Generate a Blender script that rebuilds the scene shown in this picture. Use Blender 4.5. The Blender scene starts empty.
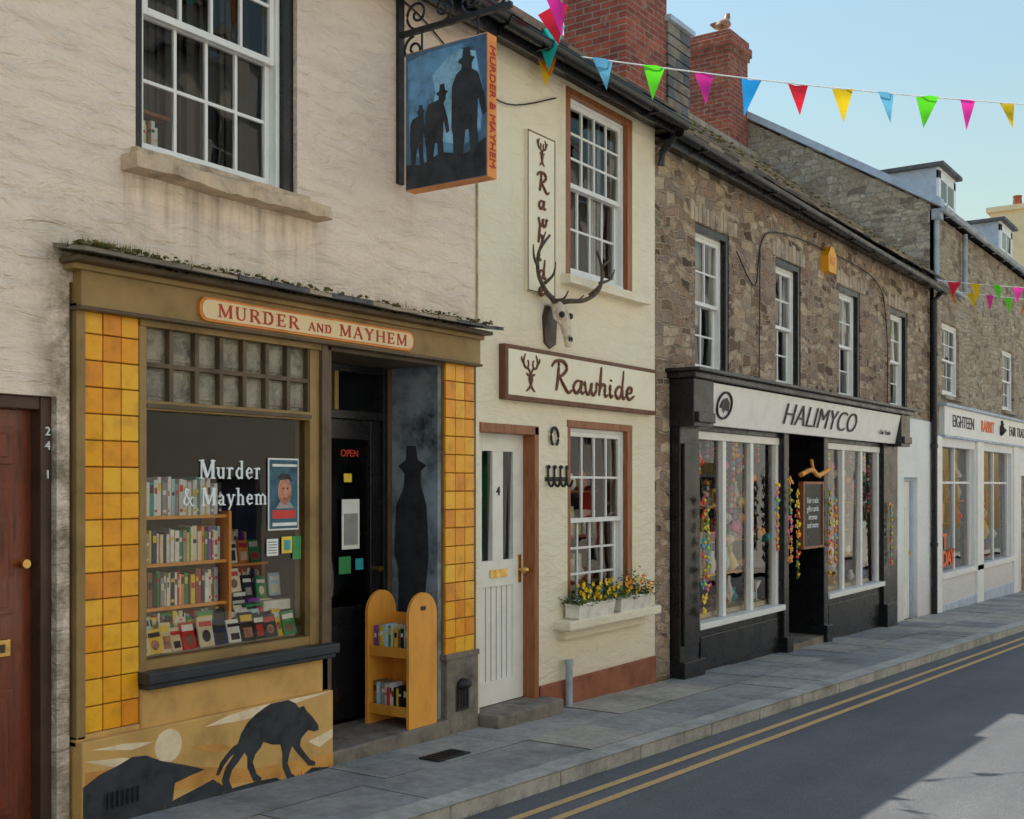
import bpy, math, random
from mathutils import Vector, Matrix, noise
random.seed(7)
scene=bpy.context.scene
R=random.random
def U(a,b): return a+(b-a)*R()
def gz(x): return -0.004-0.0255*x

# ---------------------------------------------------------------- materials
def newmat(name):
    m=bpy.data.materials.new(name); m.use_nodes=True
    nt=m.node_tree; b=nt.nodes['Principled BSDF']
    return m,nt,b
def nd(nt,t,**k):
    n=nt.nodes.new(t)
    for a,v in k.items(): setattr(n,a,v)
    return n
def c4(c): return (c[0],c[1],c[2],1)
def ramp(nt,fac,stops):
    r=nt.nodes.new('ShaderNodeValToRGB'); e=r.color_ramp.elements
    e[0].position=stops[0][0]; e[0].color=c4(stops[0][1])
    e[1].position=stops[-1][0]; e[1].color=c4(stops[-1][1])
    for p,c in stops[1:-1]:
        q=e.new(p); q.color=c4(c)
    nt.links.new(fac,r.inputs[0]); return r.outputs[0]
def coords(nt,scale=(1,1,1)):
    tc=nd(nt,'ShaderNodeTexCoord'); mp=nd(nt,'ShaderNodeMapping')
    mp.inputs['Scale'].default_value=scale
    nt.links.new(tc.outputs['Object'],mp.inputs[0]); return mp.outputs[0]
def noise_n(nt,vec,scale,detail=4,rough=.6,dist=0):
    n=nd(nt,'ShaderNodeTexNoise'); n.inputs['Scale'].default_value=scale
    n.inputs['Detail'].default_value=detail; n.inputs['Roughness'].default_value=rough
    n.inputs['Distortion'].default_value=dist
    nt.links.new(vec,n.inputs['Vector']); return n.outputs['Fac']
def mix(nt,fac,a,b,mode='MIX'):
    m=nd(nt,'ShaderNodeMix',data_type='RGBA',blend_type=mode)
    for s,i in ((fac,0),(a,6),(b,7)):
        if hasattr(s,'is_linked'): nt.links.new(s,m.inputs[i])
        else: m.inputs[i].default_value= s if i==0 else c4(s)
    return m.outputs[2]
def mapr(nt,v,a,b,c,d):
    m=nd(nt,'ShaderNodeMapRange'); m.inputs[1].default_value=a; m.inputs[2].default_value=b; m.inputs[3].default_value=c; m.inputs[4].default_value=d
    nt.links.new(v,m.inputs[0]); return m.outputs[0]
def mul(nt,a,b):
    m=nd(nt,'ShaderNodeMath',operation='MULTIPLY')
    for s,i in ((a,0),(b,1)):
        if hasattr(s,'is_linked'): nt.links.new(s,m.inputs[i])
        else: m.inputs[i].default_value=s
    return m.outputs[0]
def bump(nt,b,h,strength,dist=.01,prev=None):
    n=nd(nt,'ShaderNodeBump'); n.inputs['Strength'].default_value=strength; n.inputs['Distance'].default_value=dist
    nt.links.new(h,n.inputs['Height'])
    if prev: nt.links.new(prev,n.inputs['Normal'])
    nt.links.new(n.outputs[0],b.inputs['Normal']); return n.outputs[0]
def S(name,col,rough=.6,var=.25,scale=6,bs=.15,bd=.004,bscale=40,metal=0,stretch=(1,1,1),coat=0,spec=.5):
    m,nt,b=newmat(name); v=coords(nt,stretch)
    f=noise_n(nt,v,scale,4,.65)
    d=tuple(max(0,x*(1-var)) for x in col); l=tuple(min(1,x*(1+var*.6)) for x in col)
    nt.links.new(ramp(nt,f,[(.3,d),(.5,col),(.72,l)]),b.inputs['Base Color'])
    nt.links.new(mapr(nt,f,.3,.7,min(1,rough+.12),max(0,rough-.1)),b.inputs['Roughness'])
    b.inputs['Metallic'].default_value=metal; b.inputs['Coat Weight'].default_value=coat
    b.inputs['Specular IOR Level'].default_value=spec
    if bs: bump(nt,b,noise_n(nt,v,bscale,3),bs,bd)
    return m
def render_wall(name,col,stain,ripple=.7,low=.86,marks=False):
    m,nt,b=newmat(name); v=coords(nt)
    big=noise_n(nt,v,1.3,6,.72)
    base=ramp(nt,big,[(.3,tuple(x*low for x in col)),(.5,col),(.7,tuple(min(.97,x*1.05) for x in col))])
    vs=coords(nt,(1,1,.18)); st=noise_n(nt,vs,3.2,5,.7,.3)
    base=mix(nt,ramp(nt,st,[(.58,(0,0,0)),(.84,(.55,.55,.55))]),base,stain)
    sp=noise_n(nt,v,9,5,.75,.6)
    base=mix(nt,ramp(nt,sp,[(.63,(0,0,0)),(.74,(.5,.5,.5))]),base,tuple(x*.62 for x in col))
    tc=nd(nt,'ShaderNodeTexCoord'); sx=nd(nt,'ShaderNodeSeparateXYZ'); nt.links.new(tc.outputs['Object'],sx.inputs[0])
    X,Z=sx.outputs[0],sx.outputs[2]
    base=mix(nt,mul(nt,mapr(nt,Z,-.3,.6,.6,0),big),base,(.34,.27,.2))
    base=mix(nt,mul(nt,mapr(nt,Z,4.3,5.0,0,.5),st),base,stain)
    if marks:
        # weather staining: runs below the stone sill and damp above the shop cornice
        vs2=coords(nt,(1,1,.10)); s2=noise_n(nt,vs2,11,4,.65); s2r=ramp(nt,s2,[(.42,(0,0,0)),(.66,(1,1,1))])
        zr=ramp(nt,mapr(nt,Z,2.7,3.3,0,1),[(0,(0,0,0)),(.25,(.1,.1,.1)),(.86,(.75,.75,.75)),(.9,(0,0,0))])
        xr=ramp(nt,mapr(nt,X,3.6,5.4,0,1),[(.04,(0,0,0)),(.12,(1,1,1)),(.86,(1,1,1)),(.93,(0,0,0))])
        base=mix(nt,mul(nt,mul(nt,zr,xr),s2r),base,(.36,.28,.21))
        zr=ramp(nt,mapr(nt,Z,2.7,3.1,0,1),[(.05,(.9,.9,.9)),(.3,(.35,.35,.35)),(1,(0,0,0))])
        xr=ramp(nt,mapr(nt,X,3.2,7.0,0,1),[(.0,(0,0,0)),(.05,(1,1,1)),(.3,(.55,.55,.55)),(.9,(.5,.5,.5)),(.95,(0,0,0))])
        base=mix(nt,mul(nt,mul(nt,zr,xr),mapr(nt,noise_n(nt,v,5,5,.75),.35,.6,0,1)),base,(.22,.18,.11))
    nt.links.new(base,b.inputs['Base Color']); b.inputs['Roughness'].default_value=.9
    b.inputs['Specular IOR Level'].default_value=.2
    vr=coords(nt,(.55,.55,1.7)); h1=noise_n(nt,vr,7,4,.62,.8)
    p=bump(nt,b,h1,ripple,.055)
    bump(nt,b,noise_n(nt,v,45,4,.7),.5,.010,p)
    return m
def stone_wall(name,stops,mortar,seed=0,light=1.0,w=.27,h=.105):
    m,nt,b=newmat(name)
    tc=nd(nt,'ShaderNodeTexCoord'); s=nd(nt,'ShaderNodeSeparateXYZ'); nt.links.new(tc.outputs['Object'],s.inputs[0])
    ad=nd(nt,'ShaderNodeMath',operation='ADD'); nt.links.new(s.outputs[0],ad.inputs[0]); nt.links.new(s.outputs[1],ad.inputs[1])
    cb=nd(nt,'ShaderNodeCombineXYZ'); nt.links.new(ad.outputs[0],cb.inputs[0]); nt.links.new(s.outputs[2],cb.inputs[1]); cb.inputs[2].default_value=seed
    vec=cb.outputs[0]
    for sc_,am in ((1.6,.30),(6.0,.10)):
        nv=nd(nt,'ShaderNodeTexNoise'); nv.inputs['Scale'].default_value=sc_; nv.inputs['Detail'].default_value=2
        nt.links.new(cb.outputs[0],nv.inputs['Vector'])
        sc=nd(nt,'ShaderNodeVectorMath',operation='SCALE'); sc.inputs['Scale'].default_value=am; nt.links.new(nv.outputs['Color'],sc.inputs[0])
        va=nd(nt,'ShaderNodeVectorMath',operation='ADD'); nt.links.new(vec,va.inputs[0]); nt.links.new(sc.outputs[0],va.inputs[1]); vec=va.outputs[0]
    outs=[]
    for k,(bw,rh) in enumerate(((w,h),(w*.62,h*.66))):
        br=nd(nt,'ShaderNodeTexBrick'); br.offset=.43; br.offset_frequency=2; br.squash=.7; br.squash_frequency=3
        br.inputs['Scale'].default_value=1; br.inputs['Brick Width'].default_value=bw; br.inputs['Row Height'].default_value=rh
        br.inputs['Mortar Size'].default_value=.012; br.inputs['Mortar Smooth'].default_value=.7; br.inputs['Bias'].default_value=0
        br.inputs['Color1'].default_value=(0,0,0,1); br.inputs['Color2'].default_value=(1,1,1,1); br.inputs['Mortar'].default_value=(.5,.5,.5,1)
        nt.links.new(vec,br.inputs['Vector']); outs.append(br)
    msk=ramp(nt,noise_n(nt,cb.outputs[0],1.7,1),[(.50,(0,0,0)),(.53,(1,1,1))])
    rnd=mix(nt,msk,outs[0].outputs['Color'],outs[1].outputs['Color']); fac=mix(nt,msk,outs[0].outputs['Fac'],outs[1].outputs['Fac'])
    stops=[(p,tuple(min(.8,a*light) for a in c)) for p,c in stops]
    col=ramp(nt,rnd,stops)
    fn=noise_n(nt,tc.outputs['Object'],16,5,.72)
    col=mix(nt,.85,col,ramp(nt,fn,[(.3,(.48,.43,.39)),(.66,(1.0,1.0,1.0))]),'MULTIPLY')
    big=noise_n(nt,tc.outputs['Object'],.9,4,.6)
    col=mix(nt,.7,col,ramp(nt,big,[(.35,(.72,.66,.62)),(.6,(1,1,1))]),'MULTIPLY')
    mcol=ramp(nt,noise_n(nt,tc.outputs['Object'],3,4,.7),[(.3,tuple(x*.55 for x in mortar)),(.62,mortar)])
    col=mix(nt,fac,col,mcol)
    nt.links.new(col,b.inputs['Base Color']); b.inputs['Roughness'].default_value=.92; b.inputs['Specular IOR Level'].default_value=.2
    iv=nd(nt,'ShaderNodeMath',operation='SUBTRACT'); iv.inputs[0].default_value=1; nt.links.new(fac,iv.inputs[1])
    p=bump(nt,b,iv.outputs[0],1,.035)
    bump(nt,b,fn,.9,.035,p)
    return m
def brick_mat(name,c1,c2,mo,bw=.225,rh=.075):
    m,nt,b=newmat(name)
    tc=nd(nt,'ShaderNodeTexCoord'); s=nd(nt,'ShaderNodeSeparateXYZ'); nt.links.new(tc.outputs['Object'],s.inputs[0])
    ad=nd(nt,'ShaderNodeMath',operation='ADD'); nt.links.new(s.outputs[0],ad.inputs[0]); nt.links.new(s.outputs[1],ad.inputs[1])
    cb=nd(nt,'ShaderNodeCombineXYZ'); nt.links.new(ad.outputs[0],cb.inputs[0]); nt.links.new(s.outputs[2],cb.inputs[1])
    br=nd(nt,'ShaderNodeTexBrick'); br.inputs['Scale'].default_value=1; br.inputs['Brick Width'].default_value=bw
    br.inputs['Row Height'].default_value=rh; br.inputs['Mortar Size'].default_value=.008; br.inputs['Mortar Smooth'].default_value=.3
    br.inputs['Color1'].default_value=c4(c1); br.inputs['Color2'].default_value=c4(c2); br.inputs['Mortar'].default_value=c4(mo)
    nt.links.new(cb.outputs[0],br.inputs['Vector'])
    fn=noise_n(nt,tc.outputs['Object'],7,5,.7)
    col=mix(nt,.8,br.outputs['Color'],ramp(nt,fn,[(.3,(.4,.38,.38)),(.65,(1,1,1))]),'MULTIPLY')
    lich=ramp(nt,noise_n(nt,tc.outputs['Object'],4,5,.75),[(.58,(0,0,0)),(.68,(.65,.65,.65))])
    col=mix(nt,lich,col,(.42,.34,.25))
    nt.links.new(col,b.inputs['Base Color']); b.inputs['Roughness'].default_value=.9
    iv=nd(nt,'ShaderNodeMath',operation='SUBTRACT'); iv.inputs[0].default_value=1; nt.links.new(br.outputs['Fac'],iv.inputs[1])
    p=bump(nt,b,iv.outputs[0],.9,.012); bump(nt,b,fn,.5,.02,p)
    return m
def glass_mat(name,tint=(.93,.95,.95),boost=.0,rough=0.0,wob=.15):
    m=bpy.data.materials.new(name); m.use_nodes=True; nt=m.node_tree; nt.nodes.clear()
    o=nd(nt,'ShaderNodeOutputMaterial'); mx=nd(nt,'ShaderNodeMixShader'); t=nd(nt,'ShaderNodeBsdfTransparent'); g=nd(nt,'ShaderNodeBsdfGlossy')
    t.inputs[0].default_value=c4(tint); g.inputs['Roughness'].default_value=rough; g.inputs[0].default_value=(1,1,1,1)
    fr=nd(nt,'ShaderNodeFresnel'); fr.inputs[0].default_value=1.45
    bp=nd(nt,'ShaderNodeBump'); bp.inputs['Strength'].default_value=wob; bp.inputs['Distance'].default_value=.02
    nt.links.new(noise_n(nt,coords(nt),3.5,1),bp.inputs['Height'])
    nt.links.new(bp.outputs[0],g.inputs['Normal'])
    nt.links.new(fr.outputs[0],mx.inputs[0]); nt.links.new(t.outputs[0],mx.inputs[1]); nt.links.new(g.outputs[0],mx.inputs[2]); nt.links.new(mx.outputs[0],o.inputs[0])
    return m
M={}
M['peach']=render_wall('peach_render',(.955,.79,.645),(.60,.43,.31),.9,.9,True)
M['cream']=render_wall('cream_render',(.955,.85,.645),(.70,.56,.38),.5,.9)
st1=[(0,(.15,.11,.085)),(.2,(.36,.25,.175)),(.4,(.52,.36,.25)),(.55,(.34,.28,.24)),(.72,(.62,.47,.32)),(.88,(.70,.57,.41)),(1,(.27,.20,.17))]
st2=[(0,(.28,.22,.17)),(.25,(.49,.40,.29)),(.5,(.63,.52,.38)),(.75,(.50,.44,.36)),(1,(.70,.60,.45))]
M['stone']=stone_wall('rubble_stone',st1,(.66,.53,.39),0,1.15,.30,.115)
M['stone2']=stone_wall('grey_rubble_stone',st2,(.66,.57,.44),4,1.15,.32,.12)
M['white_r']=render_wall('white_render',(.92,.91,.88),(.68,.65,.59),.3,.94)
M['brick']=brick_mat('red_brick',(.52,.125,.065),(.30,.075,.05),(.42,.32,.25))
M['slate']=S('slate',(.11,.11,.115),.7,.5,4,.5,.01,18)
M['slate2']=S('stone_slate',(.26,.22,.17),.85,.5,3,.6,.01,14)
M['slate3']=S('weathered_slate',(.38,.31,.235),.85,.5,3,.6,.01,14)
M['vous']=S('lintel_stone',(.50,.39,.28),.9,.5,5,.8,.015,16)
M['white']=S('white_gloss_paint',(.89,.88,.84),.4,.08,5,.1,.002,60)
M['white2']=S('white_painted_wood',(.89,.87,.79),.45,.10,5,.15,.002,60)
M['black']=S('black_gloss_paint',(.011,.011,.013),.28,.4,5,.15,.003,30)
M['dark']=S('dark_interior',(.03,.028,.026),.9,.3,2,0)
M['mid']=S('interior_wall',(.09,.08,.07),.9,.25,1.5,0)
M['cream_in']=S('interior_cream',(.40,.36,.28),.9,.25,1.5,0)
M['floorb']=S('interior_floor_boards',(.14,.085,.05),.6,.4,2,0)
M['olive']=S('olive_brown_paint',(.33,.205,.07),.5,.35,3,.3,.004,25)
M['olive_d']=S('dark_brown_paint',(.12,.08,.042),.5,.35,4,.3,.004,25)
M['tan']=S('tan_painted_render',(.68,.40,.125),.75,.3,2.5,.6,.012,12)
M['tanp']=S('pale_mural_paint',(.90,.72,.48),.75,.25,6,.4,.01,20)
M['tano']=S('ochre_mural_paint',(.70,.33,.07),.75,.3,4,.4,.01,20)
M['mural_k']=S('mural_black_paint',(.03,.035,.042),.65,.6,8,.4,.01,20)
M['mural_b']=S('mural_blue_grey',(.24,.29,.33),.7,.85,3.5,.4,.01,20)
M['bluek']=S('blue_black_sill',(.02,.028,.035),.4,.5,5,.3,.004,30)
for i,c in enumerate([(.97,.42,.008),(.93,.36,.006),(.98,.49,.02),(.83,.29,.008)]):
    M['tile%d'%i]=S('glazed_yellow_tile_%d'%i,c,.32,.25,9,.25,.004,14,coat=.25,spec=.35)
M['grout']=S('dirty_grout',(.30,.16,.04),.9,.4,8,.3)
M['stonebase']=S('painted_grey_stone',(.22,.185,.145),.8,.5,5,.8,.02,14)
M['mahog']=S('mahogany_door',(.20,.042,.015),.3,.5,7,.15,.003,30,stretch=(4,4,.5),coat=.3)
M['mahog_d']=S('dark_timber_frame',(.07,.035,.022),.4,.4,7,.2,.003,30)
M['brown']=S('varnished_brown_timber',(.33,.11,.036),.4,.45,9,.2,.003,30,stretch=(5,5,.5))
M['brass']=S('brass',(.75,.48,.14),.3,.25,20,.05,metal=1)
M['oxide']=S('red_brown_plinth_paint',(.30,.10,.05),.75,.35,4,.5,.01,15)
M['signcream']=S('sign_cream_paint',(.94,.73,.43),.55,.10,3,.1)
M['signcream2']=S('sign_pale_cream',(.96,.87,.65),.55,.08,3,.1)
M['signorange']=S('sign_orange_border',(.82,.28,.05),.5,.2,6,.1)
M['alarm']=S('alarm_orange',(.95,.42,.01),.4,.1,6,.05)
M['signred']=S('sign_red_letter',(.52,.045,.025),.5,.2,20,0)
M['signbrown']=S('sign_brown_letter',(.16,.055,.022),.5,.2,20,0)
M['txtk']=S('black_letter',(.02,.02,.02),.5,.2,20,0)
M['txtw']=S('white_letter',(.90,.95,.97),.5,.04,20,0)
M['txtr']=S('red_letter',(.65,.05,.03),.5,.1,20,0)
M['txto']=S('orange_letter',(.92,.15,.03),.5,.1,20,0)
M['iron']=S('black_iron',(.018,.018,.02),.5,.4,12,.3)
M['grey_pipe']=S('grey_painted_pipe',(.40,.45,.50),.5,.3,6,.15)
M['lead']=S('lead_flashing',(.48,.56,.66),.6,.25,6,.2)
M['bone']=S('bone',(.70,.58,.43),.7,.4,18,.5,.01,30)
M['antler']=S('antler',(.11,.078,.05),.6,.5,20,.5,.005,60)
M['pine']=S('orange_pine',(.86,.37,.05),.4,.25,5,.1,.002,40,stretch=(1,1,.3))
M['stonesill']=S('stone_sill',(.60,.46,.32),.9,.5,6,.8,.012,16)
M['moss']=S('moss',(.11,.095,.025),.95,.6,20,.8,.01,60)
M['grass']=S('dry_grass',(.22,.18,.06),.9,.5,20,0)
M['trough']=S('white_trough',(.84,.80,.72),.6,.25,9,.3)
M['leaf']=S('leaf_green',(.06,.12,.022),.6,.5,20,0); M['leaf2']=S('leaf_light',(.17,.25,.035),.6,.4,20,0)
M['petal']=S('yellow_petal',(.95,.58,.01),.6,.2,20,0); M['petalo']=S('orange_petal',(.92,.32,.02),.6,.2,20,0)
M['glass']=glass_mat('window_glass'); M['glass_s']=glass_mat('shop_window_glass',(.97,.98,.98),0,0,.04)
M['obsc']=S('obscured_glass',(.26,.23,.17),.15,.7,9,.9,.02,22,coat=.4)
M['paper']=S('paper',(.90,.89,.86),.7,.1,9,0); M['tealp']=S('teal_poster',(.02,.11,.17),.4,.6,14,0); M['face']=S('poster_face',(.55,.24,.15),.5,.7,24,0)
cols={'red':(.66,.035,.03),'blue':(.03,.12,.48),'green':(.03,.29,.08),'yel':(.92,.64,.05),'wht':(.90,.89,.85),'blk':(.02,.02,.02),'pnk':(.82,.1,.33),'teal':(.03,.38,.42),'brn':(.26,.13,.06),'org':(.88,.28,.03),'pur':(.27,.06,.38),'gry':(.35,.35,.36),'crm':(.84,.74,.52),'nvy':(.02,.035,.12),'sky':(.45,.70,.80)}
for k,v in cols.items(): M['b_'+k]=S('book_'+k,v,.4,.2,12,0)
BK=['b_'+k for k in cols]
PB=['b_wht','b_wht','b_crm','b_crm','b_blk','b_red','b_org','b_gry','b_brn','b_nvy','b_yel','b_sky','b_wht','b_pur','b_green','b_blk','b_blk','b_gry']
PW=['b_wht','b_wht','b_wht','b_sky','b_crm','b_sky','b_gry','b_teal','b_blk']
def clothm(name,c):
    m,nt,b=newmat(name); b.inputs['Roughness'].default_value=.7
    n=noise_n(nt,coords(nt),30,3); nt.links.new(ramp(nt,n,[(.3,tuple(x*.85 for x in c)),(.7,c)]),b.inputs['Base Color'])
    nt.nodes.remove(nt.nodes['Material Output']); o=nd(nt,'ShaderNodeOutputMaterial'); a=nd(nt,'ShaderNodeMixShader'); a.inputs[0].default_value=.6
    tl=nd(nt,'ShaderNodeBsdfTranslucent'); tl.inputs[0].default_value=c4(c)
    nt.links.new(b.outputs[0],a.inputs[1]); nt.links.new(tl.outputs[0],a.inputs[2]); nt.links.new(a.outputs[0],o.inputs[0]); return m
F={k:clothm('bunting_'+k,v) for k,v in {'yellow':(.95,.68,.02),'lblue':(.18,.6,.9),'green':(.15,.88,.03),'pink':(.95,.05,.45),'blue':(.02,.32,.75),'red':(.9,.03,.06),'orange':(.95,.22,.01),'teal':(.02,.6,.52)}.items()}
def asphalt(name='asphalt',q=1.0):
    m,nt,b=newmat(name); v=coords(nt)
    a=noise_n(nt,v,120,2,.7); g=noise_n(nt,v,.7,6,.7)
    col=ramp(nt,a,[(.3,(.10*q,.104*q,.112*q)),(.55,(.175*q,.178*q,.185*q)),(.75,(.30*q,.30*q,.30*q))])
    col=mix(nt,.8,col,ramp(nt,g,[(.3,(.62,.62,.64)),(.7,(1.0,1.0,1.0))]),'MULTIPLY')
    w_=noise_n(nt,coords(nt,(.15,2.2,1)),1.2,3,.6)
    col=mix(nt,.6,col,ramp(nt,w_,[(.35,(.75,.75,.76)),(.6,(1,1,1))]),'MULTIPLY')
    sp=noise_n(nt,v,5,5,.75); col=mix(nt,ramp(nt,sp,[(.66,(0,0,0)),(.72,(.5,.5,.5))]),col,(.06,.06,.065))
    nt.links.new(col,b.inputs['Base Color']); b.inputs['Roughness'].default_value=.85
    bump(nt,b,a,.6,.012); return m
M['asphalt']=asphalt()
def flagm(name,c):
    m,nt,b=newmat(name); v=coords(nt)
    f=noise_n(nt,v,2.2,6,.72); s=noise_n(nt,v,14,4,.7); g=noise_n(nt,v,70,2,.7)
    col=ramp(nt,f,[(.28,tuple(x*.55 for x in c)),(.5,c),(.72,tuple(x*1.3 for x in c))])
    col=mix(nt,.7,col,ramp(nt,s,[(.3,(.6,.6,.6)),(.6,(1,1,1))]),'MULTIPLY')
    nt.links.new(col,b.inputs['Base Color']); b.inputs['Roughness'].default_value=.75
    p=bump(nt,b,s,.5,.01); bump(nt,b,g,.4,.005,p); return m
for i,c in enumerate([(.34,.335,.315),(.41,.39,.355),(.28,.28,.27),(.44,.405,.34)]): M['flag%d'%i]=flagm('paving_flag_%d'%i,c)
M['kerbm']=flagm('kerb_stone',(.46,.44,.39))
M['joint']=S('paving_joint',(.06,.055,.045),.95,.5,10,.3)
M['earth']=S('ground_surface',(.12,.12,.10),.95,.3,.5,.3)
def yline():
    m,nt,b=newmat('worn_yellow_line'); v=coords(nt)
    n=noise_n(nt,v,14,6,.75); n2=noise_n(nt,v,90,2,.7)
    mm=nd(nt,'ShaderNodeMath',operation='ADD'); nt.links.new(n,mm.inputs[0]); nt.links.new(n2,mm.inputs[1])
    col=ramp(nt,mm.outputs[0],[(.86,(.88,.54,.18)),(1.03,(.75,.46,.18)),(1.18,(.22,.19,.15))])
    nt.links.new(col,b.inputs['Base Color']); b.inputs['Roughness'].default_value=.8; bump(nt,b,n2,.5,.008); return m
M['yline']=yline()

# ---------------------------------------------------------------- mesh builder
def empty(name,loc=(0,0,0)):
    e=bpy.data.objects.new(name,None); e.location=loc; scene.collection.objects.link(e); return e
def attach(o,parent):
    if parent: o.parent=parent; o.matrix_parent_inverse=Matrix.Translation(-Vector(parent.location))
class MB:
    def __init__(s): s.v=[];s.f=[];s.m=[];s.ml=[];s.sm=[]
    def mi(s,k):
        mt=M[k] if isinstance(k,str) else k
        if mt not in s.ml: s.ml.append(mt)
        return s.ml.index(mt)
    def add(s,vs,fs,k,sm=False):
        o=len(s.v); s.v+=[tuple(p) for p in vs]; i=s.mi(k)
        for f in fs: s.f.append([o+a for a in f]); s.m.append(i); s.sm.append(sm)
    def quad(s,a,b,c,d,k): s.add([a,b,c,d],[(0,1,2,3)],k)
    def box(s,x0,x1,y0,y1,z0,z1,k,M4=None):
        vs=[Vector((x,y,z)) for x in(x0,x1) for y in(y0,y1) for z in(z0,z1)]
        if M4: vs=[M4@p for p in vs]
        s.add(vs,[(0,1,3,2),(4,6,7,5),(0,4,5,1),(2,3,7,6),(0,2,6,4),(1,5,7,3)],k)
    def ext(s,pts,off,k):
        n=len(pts); off=Vector(off); vs=[Vector(p) for p in pts]+[Vector(p)+off for p in pts]
        fs=[tuple(range(n)),tuple(range(2*n-1,n-1,-1))]+[(i,(i+1)%n,n+(i+1)%n,n+i) for i in range(n)]
        s.add(vs,fs,k)
    def tube(s,pts,rad,k,n=8,cap=True):
        pts=[Vector(p) for p in pts]
        if not hasattr(rad,'__len__'): rad=[rad]*len(pts)
        vs=[];fs=[]
        for i,p in enumerate(pts):
            d=(pts[min(i+1,len(pts)-1)]-pts[max(i-1,0)]).normalized()
            a=d.cross(Vector((0,0,1)))
            if a.length<.1: a=d.cross(Vector((1,0,0)))
            a.normalize(); b=d.cross(a)
            for j in range(n):
                t=2*math.pi*j/n; vs.append(p+(a*math.cos(t)+b*math.sin(t))*rad[i])
        for i in range(len(pts)-1):
            for j in range(n): fs.append((i*n+j,i*n+(j+1)%n,(i+1)*n+(j+1)%n,(i+1)*n+j))
        s.add(vs,fs,k,True)
        if cap: s.add(vs[:n],[tuple(range(n))],k); s.add(vs[-n:],[tuple(range(n))],k)
    def lathe(s,c,prof,k,n=14,sy=1):
        vs=[];fs=[]
        for r,z in prof:
            for j in range(n):
                t=2*math.pi*j/n; vs.append((c[0]+r*math.cos(t),c[1]+r*sy*math.sin(t),c[2]+z))
        for i in range(len(prof)-1):
            for j in range(n): fs.append((i*n+j,i*n+(j+1)%n,(i+1)*n+(j+1)%n,(i+1)*n+j))
        s.add(vs,fs,k,True); s.add(vs[:n],[tuple(range(n))],k); s.add(vs[-n:],[tuple(range(n))],k)
    def blob(s,c,r,k,n=6,sq=1,jit=.15):
        vs=[];fs=[]
        for i in range(n+1):
            ph=math.pi*i/n
            for j in range(n+2):
                t=2*math.pi*j/(n+2); q=r*(1+U(-jit,jit)) if 0<i<n else r
                vs.append((c[0]+q*math.sin(ph)*math.cos(t),c[1]+q*math.sin(ph)*math.sin(t),c[2]+q*sq*math.cos(ph)))
        w=n+2
        for i in range(n):
            for j in range(w): fs.append((i*w+j,i*w+(j+1)%w,(i+1)*w+(j+1)%w,(i+1)*w+j))
        s.add(vs,fs,k,True)
    def loft(s,rings,k,n=12):
        vs=[];fs=[]
        for c,a,b in rings:
            c=Vector(c);a=Vector(a);b=Vector(b)
            for j in range(n): t=2*math.pi*j/n; vs.append(c+a*math.cos(t)+b*math.sin(t))
        for i in range(len(rings)-1):
            for j in range(n): fs.append((i*n+j,i*n+(j+1)%n,(i+1)*n+(j+1)%n,(i+1)*n+j))
        s.add(vs,fs,k,True); s.add(vs[:n],[tuple(range(n))],k); s.add(vs[-n:],[tuple(range(n))],k)
    def make(s,name,parent=None,bev=0,zf=False):
        me=bpy.data.meshes.new(name)
        vs=[(x,y,z+(gz(x) if zf else 0)) for x,y,z in s.v]
        me.from_pydata(vs,[],s.f)
        for m in s.ml: me.materials.append(m)
        me.polygons.foreach_set('material_index',s.m); me.polygons.foreach_set('use_smooth',s.sm); me.update()
        o=bpy.data.objects.new(name,me); scene.collection.objects.link(o); attach(o,parent)
        if bev:
            b=o.modifiers.new('bevel','BEVEL'); b.width=bev; b.segments=2; b.limit_method='ANGLE'; b.angle_limit=math.radians(50)
        return o
def wall(mb,x0,x1,z0,z1,ops,y,k,depth=.2,rk=None):
    xs=sorted({x0,x1}|{a for o in ops for a in o[:2]}); zs=sorted({z0,z1}|{a for o in ops for a in o[2:4]})
    for i in range(len(xs)-1):
        for j in range(len(zs)-1):
            cx=(xs[i]+xs[i+1])/2; cz=(zs[j]+zs[j+1])/2
            if any(o[0]<cx<o[1] and o[2]<cz<o[3] for o in ops): continue
            mb.quad((xs[i],y,zs[j]),(xs[i+1],y,zs[j]),(xs[i+1],y,zs[j+1]),(xs[i],y,zs[j+1]),k)
    for o in ops:
        a,b,c,d=o[:4]; y1=y+depth; q=rk or k
        mb.quad((a,y,c),(a,y1,c),(a,y1,d),(a,y,d),q); mb.quad((b,y,c),(b,y,d),(b,y1,d),(b,y1,c),q)
        mb.quad((a,y,d),(a,y1,d),(b,y1,d),(b,y,d),q); mb.quad((a,y,c),(b,y,c),(b,y1,c),(a,y1,c),q)
def pane(mb,x0,x1,z0,z1,y,k='glass',tilt=.006):
    a=U(-tilt,tilt)*(x1-x0)/.3; b=U(-tilt,tilt)*(z1-z0)/.3
    mb.quad((x0,y-a-b,z0),(x1,y+a-b,z0),(x1,y+a+b,z1),(x0,y-a+b,z1),k)
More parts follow.
